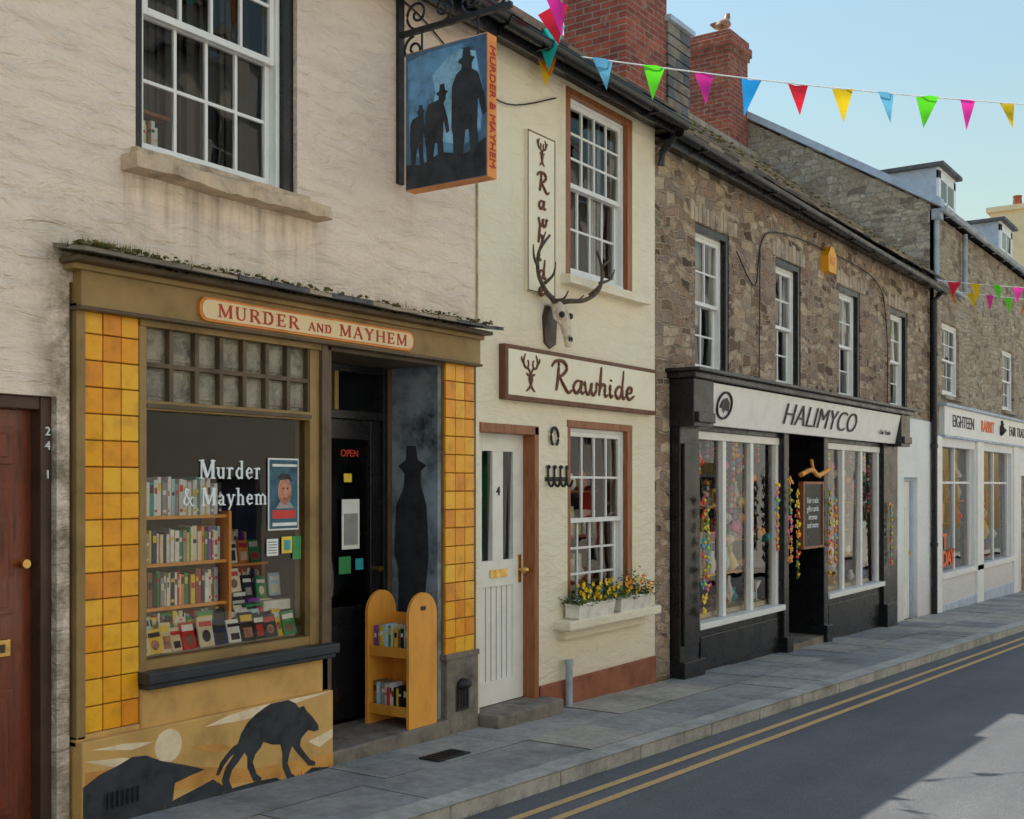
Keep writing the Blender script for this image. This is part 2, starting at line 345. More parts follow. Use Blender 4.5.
def sash(name,parent,x0,x1,z0,z1,y,cols,rl,ru,wk='white',split=None,fr=.045,gk='glass'):
    mb=MB(); g=MB()
    d=.07
    mb.box(x0,x0+fr,y,y+d+.05,z0,z1,wk); mb.box(x1-fr,x1,y,y+d+.05,z0,z1,wk)
    mb.box(x0+fr,x1-fr,y,y+d+.05,z1-fr,z1,wk); mb.box(x0+fr,x1-fr,y-.02,y+d+.05,z0,z0+fr,wk)
    zm=split if split else (z0+z1)/2
    xa,xb=x0+fr,x1-fr
    for (a,b,yy,rows,bot) in ((z0+fr,zm+.02,y+.055,rl,.06),(zm-.02,z1-fr,y+.012,ru,.04)):
        st=.038
        mb.box(xa+.001,xa+st,yy,yy+.035,a,b,wk); mb.box(xb-st,xb-.001,yy,yy+.035,a,b,wk)
        mb.box(xa+st,xb-st,yy,yy+.035,a,a+bot,wk); mb.box(xa+st,xb-st,yy,yy+.035,b-.04,b,wk)
        X0,X1,Z0,Z1=xa+st,xb-st,a+bot,b-.04
        for i in range(1,cols): cx=X0+(X1-X0)*i/cols; mb.box(cx-.01,cx+.01,yy+.004,yy+.03,Z0,Z1,wk)
        for j in range(1,rows): cz=Z0+(Z1-Z0)*j/rows; mb.box(X0,X1,yy+.006,yy+.028,cz-.01,cz+.01,wk)
        for i in range(cols):
            for j in range(rows):
                pane(g,X0+(X1-X0)*i/cols,X0+(X1-X0)*(i+1)/cols,Z0+(Z1-Z0)*j/rows,Z0+(Z1-Z0)*(j+1)/rows,yy+.018,gk)
    mb.make(name+'_frame',parent,.003); g.make(name+'_glass',parent)
def room(parent,name,x0,x1,y0,y1,z0,z1,wk='mid',fk='floorb',ck=None):
    mb=MB(); ck=ck or wk
    mb.quad((x0,y1,z0),(x1,y1,z0),(x1,y1,z1),(x0,y1,z1),wk)
    mb.quad((x0,y0,z0),(x0,y1,z0),(x0,y1,z1),(x0,y0,z1),wk); mb.quad((x1,y0,z0),(x1,y0,z1),(x1,y1,z1),(x1,y1,z0),wk)
    mb.quad((x0,y0,z0),(x1,y0,z0),(x1,y1,z0),(x0,y1,z0),fk); mb.quad((x0,y0,z1),(x0,y1,z1),(x1,y1,z1),(x1,y0,z1),ck)
    mb.make(name,parent)
def books(mb,x0,x1,y,z,h,dep=.14,pal=PB,axis='x'):
    x=x0
    while x<x1-.012:
        w=U(.012,.032); hh=h*U(.78,1.0); k=random.choice(pal); yo=U(0,.02)
        if x+w>x1: break
        def bb(a,b,c,d,e,f,kk):
            if axis=='x': mb.box(a,b,c,d,e,f,kk)
            else: mb.box(c,d,-b,-a,e,f,kk)
        bb(x,x+w-.0015,y+yo,y+dep,z,z+hh,k)
        kk=random.choice(['b_wht','b_crm','b_yel','b_blk','b_red'])
        if w>.014:
            za=z+hh*U(.5,.7); bb(x+.003,x+w-.0045,y+yo-.0015,y+yo,za,za+hh*U(.08,.25),kk)
            if R()<.5: bb(x+.004,x+w-.0055,y+yo-.0015,y+yo,z+hh*.1,z+hh*.18,kk)
        x+=w
def cover(mb,x,y,z,w,h,lean=-.25,k=None):
    k=k or random.choice(['b_green','b_yel','b_org','b_sky','b_wht','b_wht','b_red','b_blk','b_crm','b_crm','b_nvy','b_green'])
    Mx=Matrix.Translation((x,y,z))@Matrix.Rotation(lean+U(-.06,.06),4,'X')@Matrix.Rotation(U(-.2,.2),4,'Z')@Matrix.Rotation(U(-.04,.04),4,'Y')
    mb.box(0,w,0,.012,0,h,k,Mx); mb.box(w*.08,w*.92,-.0015,0,h*.68,h*U(.82,.92),random.choice(['b_wht','b_blk','b_yel','b_red']),Mx)
    c=random.choice(['b_blk','b_red','b_crm','face','b_brn','b_gry'])
    if R()<.6: mb.box(w*.2,w*.8,-.0015,0,h*.12,h*U(.4,.6),c,Mx)
    else:
        r=w*.28; vs=[Mx@Vector((w*.5+r*math.cos(t),-.0015,h*.36+r*1.1*math.sin(t))) for t in [i*.5236 for i in range(12)]]; mb.add(vs,[tuple(range(12))],c)
def text(body,loc,size,mk,parent,rot=(math.pi/2,0,0),ext=.004,align='CENTER',shear=0,off=0,sx=1,name='lettering',space=1):
    c=bpy.data.curves.new(name,'FONT'); c.body=body; c.size=size; c.extrude=ext; c.align_x=align; c.align_y='CENTER'; c.shear=shear; c.offset=off; c.space_character=space
    o=bpy.data.objects.new(name,c); o.location=loc; o.rotation_euler=rot; o.scale=(sx,1,1); c.materials.append(M[mk]); scene.collection.objects.link(o)
    attach(o,parent); return o
def serif(mb,word,x,z,h,y,k,sp=.16,q=1.0):
    th,tn=.19,.085
    G={'M':(1.05,[(.14,0,.14,1,tn),(.16,1,.53,.08,th),(.53,.08,.9,1,tn),(.9,0,.9,1,th)],[(.14,0),(.9,0),(.14,1),(.9,1)]),
    'U':(.86,[(.16,.3,.16,1,th),(.7,.3,.7,1,tn),(.16,.3,.24,.06,th),(.24,.06,.5,.02,tn),(.5,.02,.66,.1,tn),(.66,.1,.7,.3,tn)],[(.16,1),(.7,1)]),
    'R':(.86,[(.18,0,.18,1,th),(.18,.95,.5,.95,tn),(.5,.95,.64,.85,tn),(.64,.86,.64,.62,th),(.64,.62,.5,.5,tn),(.5,.5,.18,.5,tn),(.42,.5,.78,.0,th)],[(.18,0),(.18,1),(.78,0)]),
    'D':(.9,[(.18,0,.18,1,th),(.18,.96,.5,.96,tn),(.5,.96,.7,.75,th),(.72,.75,.72,.25,th),(.7,.25,.5,.04,th),(.5,.04,.18,.04,tn)],[(.1,0),(.1,1)]),
    'E':(.76,[(.18,0,.18,1,th),(.18,.96,.64,.96,tn),(.18,.04,.66,.04,tn),(.18,.5,.5,.5,tn),(.64,.78,.64,1,.06),(.66,0,.66,.24,.06),(.5,.38,.5,.62,.05)],[(.12,0),(.12,1)]),
    'A':(.9,[(.12,0,.45,1,tn),(.45,1,.8,0,th),(.24,.34,.66,.34,tn)],[(.12,0),(.8,0)]),
    'N':(.95,[(.15,0,.15,1,tn),(.15,1,.78,0,th),(.78,0,.78,1,tn)],[(.15,0),(.15,1),(.78,1)]),
    'Y':(.88,[(.12,1,.45,.48,th),(.45,.48,.76,1,tn),(.45,0,.45,.5,th)],[(.12,1),(.76,1),(.45,0)]),
    'H':(.95,[(.16,0,.16,1,th),(.78,0,.78,1,th),(.16,.52,.78,.52,tn)],[(.16,0),(.16,1),(.78,0),(.78,1)]),
    'u':(.64,[(.14,.2,.14,.62,.12),(.14,.22,.25,.04,.09),(.25,.04,.46,.13,.07),(.48,0,.48,.62,.12)],[(.1,.62),(.44,.62)]),
    'r':(.46,[(.16,0,.16,.62,.12),(.16,.45,.3,.6,.07),(.3,.6,.4,.55,.1)],[(.16,0),(.1,.62)]),
    'd':(.66,[(.5,0,.5,1,.12),(.5,.12,.28,.03,.08),(.28,.03,.12,.2,.1),(.12,.2,.12,.42,.12),(.12,.42,.28,.6,.1),(.28,.6,.5,.5,.07)],[(.44,1)]),
    'e':(.56,[(.1,.34,.46,.34,.06),(.46,.34,.42,.54,.1),(.42,.54,.26,.61,.07),(.26,.61,.1,.45,.1),(.1,.45,.1,.2,.12),(.1,.2,.26,.03,.1),(.26,.03,.48,.12,.06)],[]),
    'a':(.6,[(.12,.5,.28,.61,.07),(.28,.61,.42,.5,.08),(.42,.5,.42,0,.12),(.42,.36,.16,.28,.06),(.16,.28,.1,.12,.12),(.1,.12,.22,.03,.08),(.22,.03,.42,.14,.07)],[(.47,0)]),
    'y':(.6,[(.1,.62,.3,0,.12),(.52,.62,.3,0,.07),(.3,0,.16,-.26,.07)],[(.1,.62),(.52,.62)]),
    'h':(.66,[(.16,0,.16,1,.12),(.16,.48,.34,.61,.07),(.34,.61,.48,.5,.09),(.5,.5,.5,0,.12)],[(.1,1),(.16,0),(.5,0)]),
    'm':(.98,[(.16,0,.16,.62,.12),(.16,.48,.32,.61,.07),(.32,.61,.46,.5,.09),(.48,.5,.48,0,.12),(.48,.48,.64,.61,.07),(.64,.61,.8,.5,.09),(.82,.5,.82,0,.12)],[(.1,.62),(.16,0),(.48,0),(.82,0)]),
    '&':(.86,[(.7,.0,.22,.75,.1),(.22,.75,.3,.96,.1),(.3,.96,.45,.84,.08),(.45,.84,.14,.4,.07),(.14,.4,.12,.16,.12),(.12,.16,.3,.02,.09),(.3,.02,.7,.5,.06)],[(.72,0),(.7,.5)])}
    e=0
    for ch in word:
        if ch==' ': x+=.4*h; continue
        w,st,sf=G[ch]
        for (a,b,c,d,t) in st:
            e+=1; yy=y-.0002*(e%9); a,c=a*q,c*q
            dx,dz=c-a,d-b; L=math.hypot(dx,dz); ex,ez=dx/L*t*.25,dz/L*t*.25; nx,nz=-dz/L*t/2,dx/L*t/2
            if t>.13 or (dx==0 or dz==0): ex=ez=0
            P=[(x+(a-ex+nx)*h,yy,z+(b-ez+nz)*h),(x+(c+ex+nx)*h,yy,z+(d+ez+nz)*h),(x+(c+ex-nx)*h,yy,z+(d+ez-nz)*h),(x+(a-ex-nx)*h,yy,z+(b-ez-nz)*h)]
            mb.ext(P,(0,.006,0),k)
        for (a,b) in sf:
            sw=.17 if ch.isupper() else .12
            e+=1; yy=y-.0002*(e%9)-.0001; zz=z+b*h-(.07*h if b>.3 else 0)
            mb.box(x+(a*q-sw)*h,x+(a*q+sw)*h,yy,yy+.006,zz,zz+.06*h,k)
        x+=w*h*q+sp*h*.2
    return x
def smoothpts(p,n=6):
    out=[]; q=[p[0]]+list(p)+[p[-1]]
    for i in range(1,len(q)-2):
        for t in range(n):
            t/=n; a=[Vector(z) for z in q[i-1:i+3]]
            out.append(.5*((2*a[1])+(-a[0]+a[2])*t+(2*a[0]-5*a[1]+4*a[2]-a[3])*t*t+(-a[0]+3*a[1]-3*a[2]+a[3])*t**3))
    out.append(Vector(p[-1])); return out
def stroke(mb,p2,x,z,s,y,r,k,q=1):
    pts=smoothpts([(x+a*s*q,y,z+b*s) for a,b in p2]); n=len(pts)
    mb.tube(pts,[r*(.55+.6*math.sin(math.pi*min(1,(i+2)/(n+2)))) for i in range(n)],k,6)
def rawhide(mb,x,z,s,y,r,k,vertical=False,q=1):
    L=[(.85,[[(.12,0),(.2,.5),(.24,1)],[(-.08,.8),(.1,1.0),(.45,1.02),(.6,.8),(.4,.55),(.18,.5)],[(.26,.5),(.45,.22),(.66,-.02),(.86,.08)]]),
    (.56,[[(.45,.42),(.22,.42),(.06,.18),(.18,0),(.36,.12),(.46,.42),(.42,.12),(.5,0),(.6,.08)]]),
    (.74,[[(0,.3),(.06,.42),(.1,.12),(.2,0),(.32,.15),(.38,.4),(.36,.12),(.48,0),(.62,.2),(.62,.44),(.74,.38)]]),
    (.52,[[(.02,0),(.08,.5),(.14,1.05)],[(.05,.2),(.18,.42),(.32,.38),(.3,.1),(.36,0),(.48,.08)]]),
    (.28,[[(.02,.3),(.08,.42),(.06,.12),(.12,0),(.22,.08)],[(.1,.6),(.12,.64)]]),
    (.6,[[(.42,.4),(.22,.42),(.06,.18),(.18,0),(.36,.12),(.46,.6),(.52,1.05)],[(.46,.5),(.44,.12),(.5,0),(.6,.08)]]),
    (.5,[[(.06,.2),(.3,.26),(.36,.4),(.2,.44),(.06,.2),(.2,0),(.42,.1),(.5,.16)]])]
    for w,ss in L:
        for p in ss:
            stroke(mb,[(a-(.25 if vertical else 0),b) for a,b in p],x,z,s,y,r,k,q)
        if vertical: z-=s*.95
        else: x+=w*s*q
def stag_logo(mb,x,z,s,y,r,k,q=1):
    for m in (1,-1):
        stroke(mb,[(m*.05,.0),(m*.16,.2),(m*.42,.3),(m*.5,.6),(m*.38,.95)],x,z,s,y,r,k,q)
        stroke(mb,[(m*.2,.22),(m*.15,.5),(m*.22,.65)],x,z,s,y,r*.8,k,q); stroke(mb,[(m*.46,.42),(m*.62,.6),(m*.66,.8)],x,z,s,y,r*.8,k,q)
        stroke(mb,[(m*.04,-.05),(m*.2,-.12),(m*.3,-.02)],x,z,s,y,r*.8,k,q)
        stroke(mb,[(m*.3,-.95),(m*.12,-.8),(m*.02,-.6),(m*.12,-.3),(m*.04,-.1)],x,z,s,y,r,k,q)
    stroke(mb,[(0,.05),(0,-.3),(.02,-.7)],x,z,s,y,r*1.4,k,q)
def roof(mb,x0,x1,y0,z0,y1,z1,keys,course=.2,wid=(.22,.42),th=.018):
    L=math.hypot(y1-y0,z1-z0); dy,dz=(y1-y0)/L,(z1-z0)/L; n=int(L/course)
    mb.quad((x0,y0,z0-.02),(x1,y0,z0-.02),(x1,y1,z1-.02),(x0,y1,z1-.02),keys[0])
    for i in range(n+1):
        a=i*course; b=min(a+course*1.35,L); x=x0-U(0,.2)
        while x<x1:
            w=U(*wid); xa,xb=max(x,x0),min(x+w-.004,x1); x+=w
            if xb-xa<.02: continue
            o=U(0,.015); t=th*U(.8,1.5); A=a-o
            ya,za=y0+dy*A,z0+dz*A; yb,zb=y0+dy*b,z0+dz*b
            ny,nz=-dz,dy
            lift=.028
            p=[(xa,ya+ny*lift,za+nz*lift),(xb,ya+ny*lift,za+nz*lift),(xb,yb+ny*.004,zb+nz*.004),(xa,yb+ny*.004,zb+nz*.004)]
            mb.ext(p,(0,-ny*t,-nz*t),random.choice(keys))
def gutter(mb,x0,x1,y,z,k='black',r=.06,z1=None):
    z1=z if z1 is None else z1
    n=8; vs=[]
    for (x,zz) in ((x0,z),(x1,z1)):
        for j in range(n+1):
            t=math.pi+math.pi*j/n; vs.append((x,y+r*math.cos(t),zz+r*math.sin(t)))
    mb.add(vs,[(j,j+1,n+2+j,n+1+j) for j in range(n)],k,True)
    mb.add([(x0,a,b) for _,a,b in vs[:n+1]],[tuple(range(n+1))],k)
    if abs(z-z1)<.01: mb.box(x0,x1,y-r-.006,y-r+.006,z-.006,z+.008,k)
    x=x0+.5
    while x<x1:
        zz=z+(z1-z)*(x-x0)/(x1-x0); mb.box(x-.012,x+.012,y-r-.012,y+r+.02,zz-r-.012,zz-r+.0,k); x+=.9
def oldsill(mb,a,b,y0,y1,z0,z1,k,amp=.012,seed=0):
    n=max(6,int((b-a)/.035)); vs=[];fs=[]
    f=lambda x,s:noise.noise(Vector((x*3.1,s+seed,.3)))*amp*1.3+noise.noise(Vector((x*12,s+seed,1.3)))*amp*.7
    for i in range(n+1):
        x=a+(b-a)*i/n
        vs+=[(x,y0+f(x,1),z0+f(x,2)),(x,y0+f(x,3)+.004,z1+f(x,4)*.6-.006),(x,y0+.02+f(x,5),z1+f(x,6)*.5),(x,y1,z1+.004),(x,y1,z0)]
    for i in range(n):
        for j in range(5): fs.append((5*i+j,5*i+(j+1)%5,5*i+5+(j+1)%5,5*i+5+j))
    mb.add(vs,fs,k); mb.add(vs[:5],[(0,1,2,3,4)],k); mb.add(vs[-5:],[(0,1,2,3,4)],k)

# ================================================================ BUILDING A : bookshop
A=empty('bookshop_building',(3.4,0,0))
mb=MB()
wall(mb,-4,6.82,-.6,5.0,[(2.40,3.37,-.6,2.03),(3.44,6.82,-.6,2.6),(3.83,5.0,3.33,4.9),(-1.9,-.9,3.33,4.9),(-2.3,-.3,.5,2.1)],0,'peach',.22)
mb.make('front_wall',A)
mb=MB(); mb.quad((-4,7,-.6),(6.82,7,-.6),(6.82,7,5),(-4,7,5),'peach'); mb.ext([(-4,0,-.6),(-4,7,-.6),(-4,7,5),(-4,3.5,7.4),(-4,0,5)],(.2,0,0),'peach'); mb.make('rear_and_gable_wall',A)
mb=MB(); mb.box(-4,6.8,-.2,-.02,4.93,4.96,'black'); mb.box(-4,6.8,-.21,-.19,4.84,5.0,'black'); gutter(mb,-4,6.8,-.275,4.98)
mb.make('gutter_and_soffit',A)
mb=MB(); roof(mb,-4,6.8,-.26,5.03,3.4,7.5,['slate','slate','slate2'],.28,(.25,.4)); roof(mb,-4,6.8,7.1,5.0,3.42,7.48,['slate'],.5,(.5,.8)); mb.make('roof',A)
for (a,b) in ((3.83,5.0),(-1.9,-.9)):
    mb=MB()
    mb.box(a,a+.065,.03,.2,3.36,4.9,'black'); mb.box(b-.085,b,.03,.2,3.36,4.9,'black'); mb.box(a,b,.025,.2,4.84,4.9,'black')
    mb.make('window_surround',A,.004)
    mb2=MB(); oldsill(mb2,a-.09,b+.17,-.13,.1,3.215,3.30,'stonesill',.018,a); oldsill(mb2,a-.03,b+.05,-.06,.12,3.29,3.35,'stonesill',.010,a+4); mb2.make('window_sill',A)
    sash('sash_window',A,a+.067,b-.087,3.347,4.84,.06,4,2,2,'white',4.13,.03)
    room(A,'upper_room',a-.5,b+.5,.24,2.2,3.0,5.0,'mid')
mb=MB(); books(mb,3.93,4.28,.35,3.46,.20,.15,['b_crm','b_brn','b_org','b_wht','b_org']); mb.box(3.9,4.32,.33,.52,3.44,3.458,'brown'); mb.box(3.9,4.32,.33,.52,3.68,3.70,'brown')
mb.make('upstairs_bookshelf',A)
mb=MB()
for i in range(30):
    x=4.1+i*.03; mb.box(x,x+.03,.42+.03*math.sin(i*1.3),.43+.03*math.sin(i*1.3),3.35,4.9,'b_blk' if i<22 else 'mid')
mb.make('curtain',A)
room(A,'side_room',-2.6,0,.24,2.5,.2,2.6,'mid'); mb=MB(); pane(mb,-2.3,-.3,.5,2.1,.12); mb.box(-2.3,-2.22,.05,.2,.5,2.1,'white'); mb.box(-.38,-.3,.05,.2,.5,2.1,'white'); mb.box(-1.35,-1.28,.05,.2,.5,2.1,'white'); mb.make('ground_window',A,.004)
mb=MB()
mb.box(2.40,2.46,.04,.2,-.3,2.03,'mahog_d'); mb.box(3.31,3.37,.04,.2,-.3,2.03,'mahog_d'); mb.box(2.46,3.31,.045,.2,1.965,2.03,'mahog_d')
mb.make('panelled_door_frame',A,.006)
mb=MB(); mb.box(2.46,3.31,.12,.17,-.12,1.965,'mahog')
for (a,b) in ((2.58,2.86),(2.93,3.21)):
    for (c,d) in ((.02,.62),(.98,1.62),(1.7,1.88)):
        mb.box(a,b,.108,.121,c,d,'mahog'); mb.box(a+.035,b-.035,.095,.109,c+.035,d-.035,'mahog')
mb.box(3.0,3.19,.098,.107,.78,.86,'brass'); mb.box(3.03,3.16,.094,.099,.80,.84,'mahog_d')
mb.tube([(3.25,.12,1.22),(3.25,.06,1.22)],.022,'brass',12)
mb.make('panelled_door',A,.006)
mb=MB(); mb.box(2.3,3.46,-.14,.3,-.3,-.1,'stonebase'); mb.make('door_step',A,.015)
for i,ch in enumerate('24 1'): text(ch,(3.345,.036,1.86-i*.07),.06,'txtw',A,name='house_number')
# ---- shopfront A
mb=MB()
for (a,b,z0,z1) in ((3.51,3.84,.36,2.49),(6.44,6.785,.38,2.47)):
    mb.box(a,b,.0,.05,z0,z1,'grout'); nr=16; nc=3
    if a>5: mb.box(a,b,.05,.3,z0,z1,'grout')
    for i in range(nc):
        for j in range(nr):
            w=(b-a)/nc; h=(z1-z0)/nr; o=U(-.0015,.0015)
            mb.box(a+i*w+.003,a+(i+1)*w-.003,-.018+o,.0+.001,z0+j*h+.003,z0+(j+1)*h-.003,'tile%d'%random.choice([0,0,1,2,2,3]))
mb.make('glazed_tile_pilasters',A,.004)
mb=MB(); mb.box(3.46,3.51,-.03,.2,.34,2.5,'olive'); mb.box(3.84,3.885,-.02,.1,.6,2.45,'olive'); mb.box(6.785,6.815,-.01,.2,.3,2.47,'olive_d')
mb.box(3.84,5.24,-.03,.15,2.43,2.475,'olive'); mb.box(5.10,5.18,-.01,.12,.62,2.43,'olive'); mb.box(5.18,5.235,-.035,.1,-.1,2.475,'olive_d')
mb.box(3.885,5.10,-.012,.1,1.995,2.045,'olive'); mb.box(3.885,5.10,-.025,.03,2.005,2.028,'olive_d')
mb.box(3.885,5.10,-.005,.1,.62,.675,'olive')
for i in range(0,8):
    x=3.885+(5.10-3.885)*i/7; mb.box(x-.014,x+.014,-.004,.05,2.045,2.43,'olive_d')
mb.box(3.885,5.10,-.003,.05,2.222,2.248,'olive_d')
mb.box(3.885,5.10,.035,.045,2.045,2.43,'obsc')
for i in range(7):
    for j in range(2):
        cx=3.885+(5.10-3.885)*(i+.5)/7; cz=2.14+.195*j
        mb.box(cx-.06,cx+.06,.026+U(0,.006),.036,cz-.07,cz+.07,'obsc')
mb.make('shop_window_frame',A,.004)
mb=MB(); mb.box(3.83,5.26,-.11,.02,.565,.625,'bluek'); mb.box(3.84,5.245,-.09,.01,.535,.566,'bluek'); mb.make('shop_window_sill',A,.008)
g=MB(); pane(g,3.885,5.10,.675,1.995,.04,'glass_s',.001); g.make('shop_window_glass',A)
mb=MB(); mb.box(3.46,6.79,-.07,.15,2.475,2.66,'olive'); mb.box(3.40,6.80,-.10,-.0,2.655,2.685,'olive'); mb.box(3.44,6.80,-.085,.1,2.462,2.482,'olive_d')
mb.box(3.38,6.81,-.17,.0,2.685,2.712,'olive_d'); mb.make('fascia_board',A,.006)
mb=MB(); x=3.35
while x<6.78:
    w=U(.16,.34); t=U(.018,.03); x1=min(x+w,6.82)
    mb.ext([(x,-.24-U(0,.03),2.714),(x1-.006,-.24-U(0,.03),2.714),(x1-.006,.02,2.76),(x,.02,2.76)],(0,0,t),random.choice(['slate2','slate','slate3'])); x+=w
mb.make('cornice_slates',A,.005)
mb=MB()
for i in range(620):
    x=3.38+3.35*R()**1.25; r=U(.004,.017)*(1 if x>3.8 else 1.4); mb.blob((x,U(-.26,.0),2.745+U(0,.022)),r,'moss' if R()<.75 else 'grass',3,.55,.5)
mb.make('cornice_moss',A)
mb=MB()
for i in range(900):
    x=3.34+.4*R() if i<350 else 3.4+3.3*R()**1.2; y=U(-.27,0); z=2.745; dx=U(-.025,.025); h=U(.015,.055)
    mb.add([(x-.002,y,z),(x+.002,y,z),(x+dx,y-U(-.01,.03),z+h)],[(0,1,2)],random.choice(['grass','moss','grass','leaf']))
mb.make('cornice_grass',A)
nb=empty('bookshop_name_sign',(5.1,-.1,2.58))
def rrect(x0,x1,z0,z1,y,r=.05,n=5):
    p=[]
    for cx,cz,a in ((x1-r,z1-r,0),(x0+r,z1-r,90),(x0+r,z0+r,180),(x1-r,z0+r,270)):
        for i in range(n+1):
            t=math.radians(a+90*i/n); p.append((cx+r*math.cos(t),y,cz+r*math.sin(t)))
    return p
mb=MB(); mb.ext(rrect(4.18,6.00,2.495,2.625,-.088,.05),(0,.018,0),'signorange'); mb.ext(rrect(4.195,5.985,2.508,2.612,-.094,.045),(0,.007,0),'signcream'); mb.make('board',nb)
mb=MB(); x=serif(mb,'MURDER',4.30,2.524,.072,-.098,'signred',1.2,1.4); x=serif(mb,'AND',x+.06,2.528,.05,-.098,'signred',.9,1.35); serif(mb,'MAYHEM',x+.06,2.524,.072,-.098,'signred',1.2,1.4); mb.make('letters',nb)
mb=MB(); mb.box(3.84,5.235,-.035,.1,.3,.536,'tan'); mb.box(3.46,5.235,-.075,.1,-.5,.335,'tan'); mb.box(3.46,3.84,-.03,.05,.3,.36,'tan'); mb.make('stall_riser',A,.008)
mu=empty('painted_hound_mural',(4.4,-.08,0))
def P2(pts,y=-.0775):
    o=[]
    for a,b in pts:
        t=max(0,min(253,a-70)); u=3.465+.00572*t+.00000506*t*t
        o.append((min(u,5.232),y,max(-.45,min(.332,1.6-(b-485)*(5.6+t*.0058)/1150))))
    return o
mb=MB()
hound=[(233,738),(236,729),(242,719),(250,711),(258,705),(266,699),(275,695),(284,695),(291,700),(295,705),(300,703),(303,708),(309,714),(315,722),(316,727),(311,729),(305,727),(301,731),(297,736),(296,743),(301,750),(307,757),(312,759),(312,763),(305,763),(299,756),(292,748),(288,742),(285,750),(283,760),(287,770),(291,773),(290,777),(283,776),(278,764),(278,750),(276,741),(268,741),(258,738),(255,744),(250,750),(247,758),(251,770),(256,774),(255,778),(248,777),(242,764),(242,753),(239,748),(233,757),(226,766),(223,776),(226,783),(225,787),(218,786),(216,776),(220,763),(227,753),(231,745)]
hound=[(a-9,b+3) for a,b in hound]
mb.ext(P2(hound,-.0795),(0,.004,0),'mural_k')
tail=P2([(227,741),(219,745),(212,753),(206,761),(202,771),(201,774),(204,774),(209,764),(215,756),(222,750),(228,747)],-.0793); mb.ext(tail,(0,.004,0),'mural_k')
def disc(cx,cz,r,y,k,n=24): mb.ext([(cx+r*math.cos(2*math.pi*i/n),y,cz+r*math.sin(2*math.pi*i/n)) for i in range(n)],(0,.004,0),k)
disc(3.98,.225,.088,-.0772,'tanp')
for p,k in (([(78,752),(110,744),(140,741),(118,750)],'tanp'),([(190,726),(215,714),(250,702),(300,688),(322,684),(280,704),(230,719)],'tanp'),([(72,764),(110,758),(140,761),(100,768)],'tanp'),([(176,746),(206,742),(222,748),(196,752)],'tano'),([(296,742),(322,730),(322,738),(308,748)],'tanp'),([(72,775),(104,768),(170,765),(240,768),(323,754),(323,772),(190,786),(72,800)],'tano')):
    mb.ext(P2(p,-.0765),(0,.004,0),k)
mb.ext(P2([(70,790),(86,776),(104,766),(118,757),(132,755),(146,760),(172,764),(190,768),(176,774),(160,782),(150,860),(70,860)],-.0785),(0,.004,0),'mural_k')
mb.ext(P2([(130,815),(180,788),(198,778),(214,788),(240,781),(262,777),(278,784),(300,768),(323,768),(323,860),(130,860)],-.0782),(0,.004,0),'mural_k')
mb.make('painted_shapes',mu)
mb=MB()
for i in range(7): mb.tube([(3.60+i*.03,-.09,-.02),(3.60+i*.03,-.09,.06)],.006,'iron',6)
mb.make('vent_grille',A)
# window interior
room(A,'bookshop_interior',3.5,5.17,.12,3.5,.45,2.46,'mid')
mb=MB(); mb.box(3.86,5.16,.12,.62,.45,.69,'b_crm')
for z in (.93,1.17,1.43): mb.box(3.87,4.57,.14,.36,z-.018,z,'pine')
mb.box(3.865,3.885,.12,.36,.69,1.68,'pine'); mb.box(4.57,4.59,.12,.36,.69,1.45,'pine'); mb.box(3.86,4.6,.36,.37,.69,1.45,'mid')
for z,h,pl in ((.69+.02,.19,PB),(.93,.20,PB),(1.17,.2,PB),(1.43,.22,PW)): books(mb,3.9,4.56,.155,z,h,.15,pl)
for row,(yy,zz) in enumerate(((.075,.69),(.125,.73))):
    x=3.89+row*.04
    while x<5.03:
        w=U(.075,.11); cover(mb,x,yy,zz,w,U(.13,.17)); x+=w*U(.85,1.05)
for st_ in range(5):
    x=4.61+st_*.1; y=U(.2,.26); z=.70
    for i in range(random.randint(5,12)):
        t=U(.018,.032); a=U(-.012,.012); mb.box(x+a,x+.095+a,y,y+.13,z,z+t-.001,random.choice(PB)); z+=t
    cover(mb,x,y+.03,z,.09,.14,-.2)
mb.box(4.60,5.09,.37,.60,.69,1.12,'brown'); mb.box(4.60,5.09,.34,.37,1.105,1.12,'pine')
for i in range(5): cover(mb,4.61+i*.095,.39,1.12,.085,.14,-.2)
books(mb,4.62,5.07,.35,.9,.19,.02); books(mb,4.62,5.07,.46,1.13,.2,.1)
mb.box(4.86,5.08,.14,.24,.84,.90,'b_wht'); mb.box(4.70,4.84,.12,.22,.88,.895,'b_green')
for z in (.7,1.0,1.3,1.6,1.9): mb.box(3.6,5.15,1.6,1.9,z-.02,z,'brown'); books(mb,3.6,5.1,1.62,z,.25,.2)
mb.make('bookshop_window_display',A)
mb=MB(); mb.box(4.79,5.04,.028,.032,1.33,1.76,'paper'); mb.box(4.80,5.03,.025,.0275,1.34,1.75,'tealp')
mb.ext([(4.92+.055*math.cos(t/16*6.283),.0235,1.565+.085*math.sin(t/16*6.283)) for t in range(16)],(0,.001,0),'face'); mb.ext([(4.86,.0230,1.64),(4.89,.0230,1.67),(4.96,.0230,1.665),(4.985,.0230,1.62),(4.95,.0230,1.635),(4.89,.0230,1.63)],(0,.0005,0),'txtk'); mb.box(4.82,5.01,.0232,.0245,1.40,1.45,'b_red')
mb.box(4.90,4.915,.0226,.023,1.575,1.585,'txtk'); mb.box(4.935,4.95,.0226,.023,1.575,1.585,'txtk'); mb.box(4.905,4.945,.0226,.023,1.515,1.522,'b_red')
mb.ext([(4.85,.0236,1.46),(4.88,.0236,1.50),(4.96,.0236,1.50),(5.0,.0236,1.46)],(0,.001,0),'b_gry')
mb.box(4.82,5.02,.0225,.0242,1.71,1.725,'b_wht'); mb.box(4.82,5.02,.0225,.0242,1.355,1.375,'b_wht')
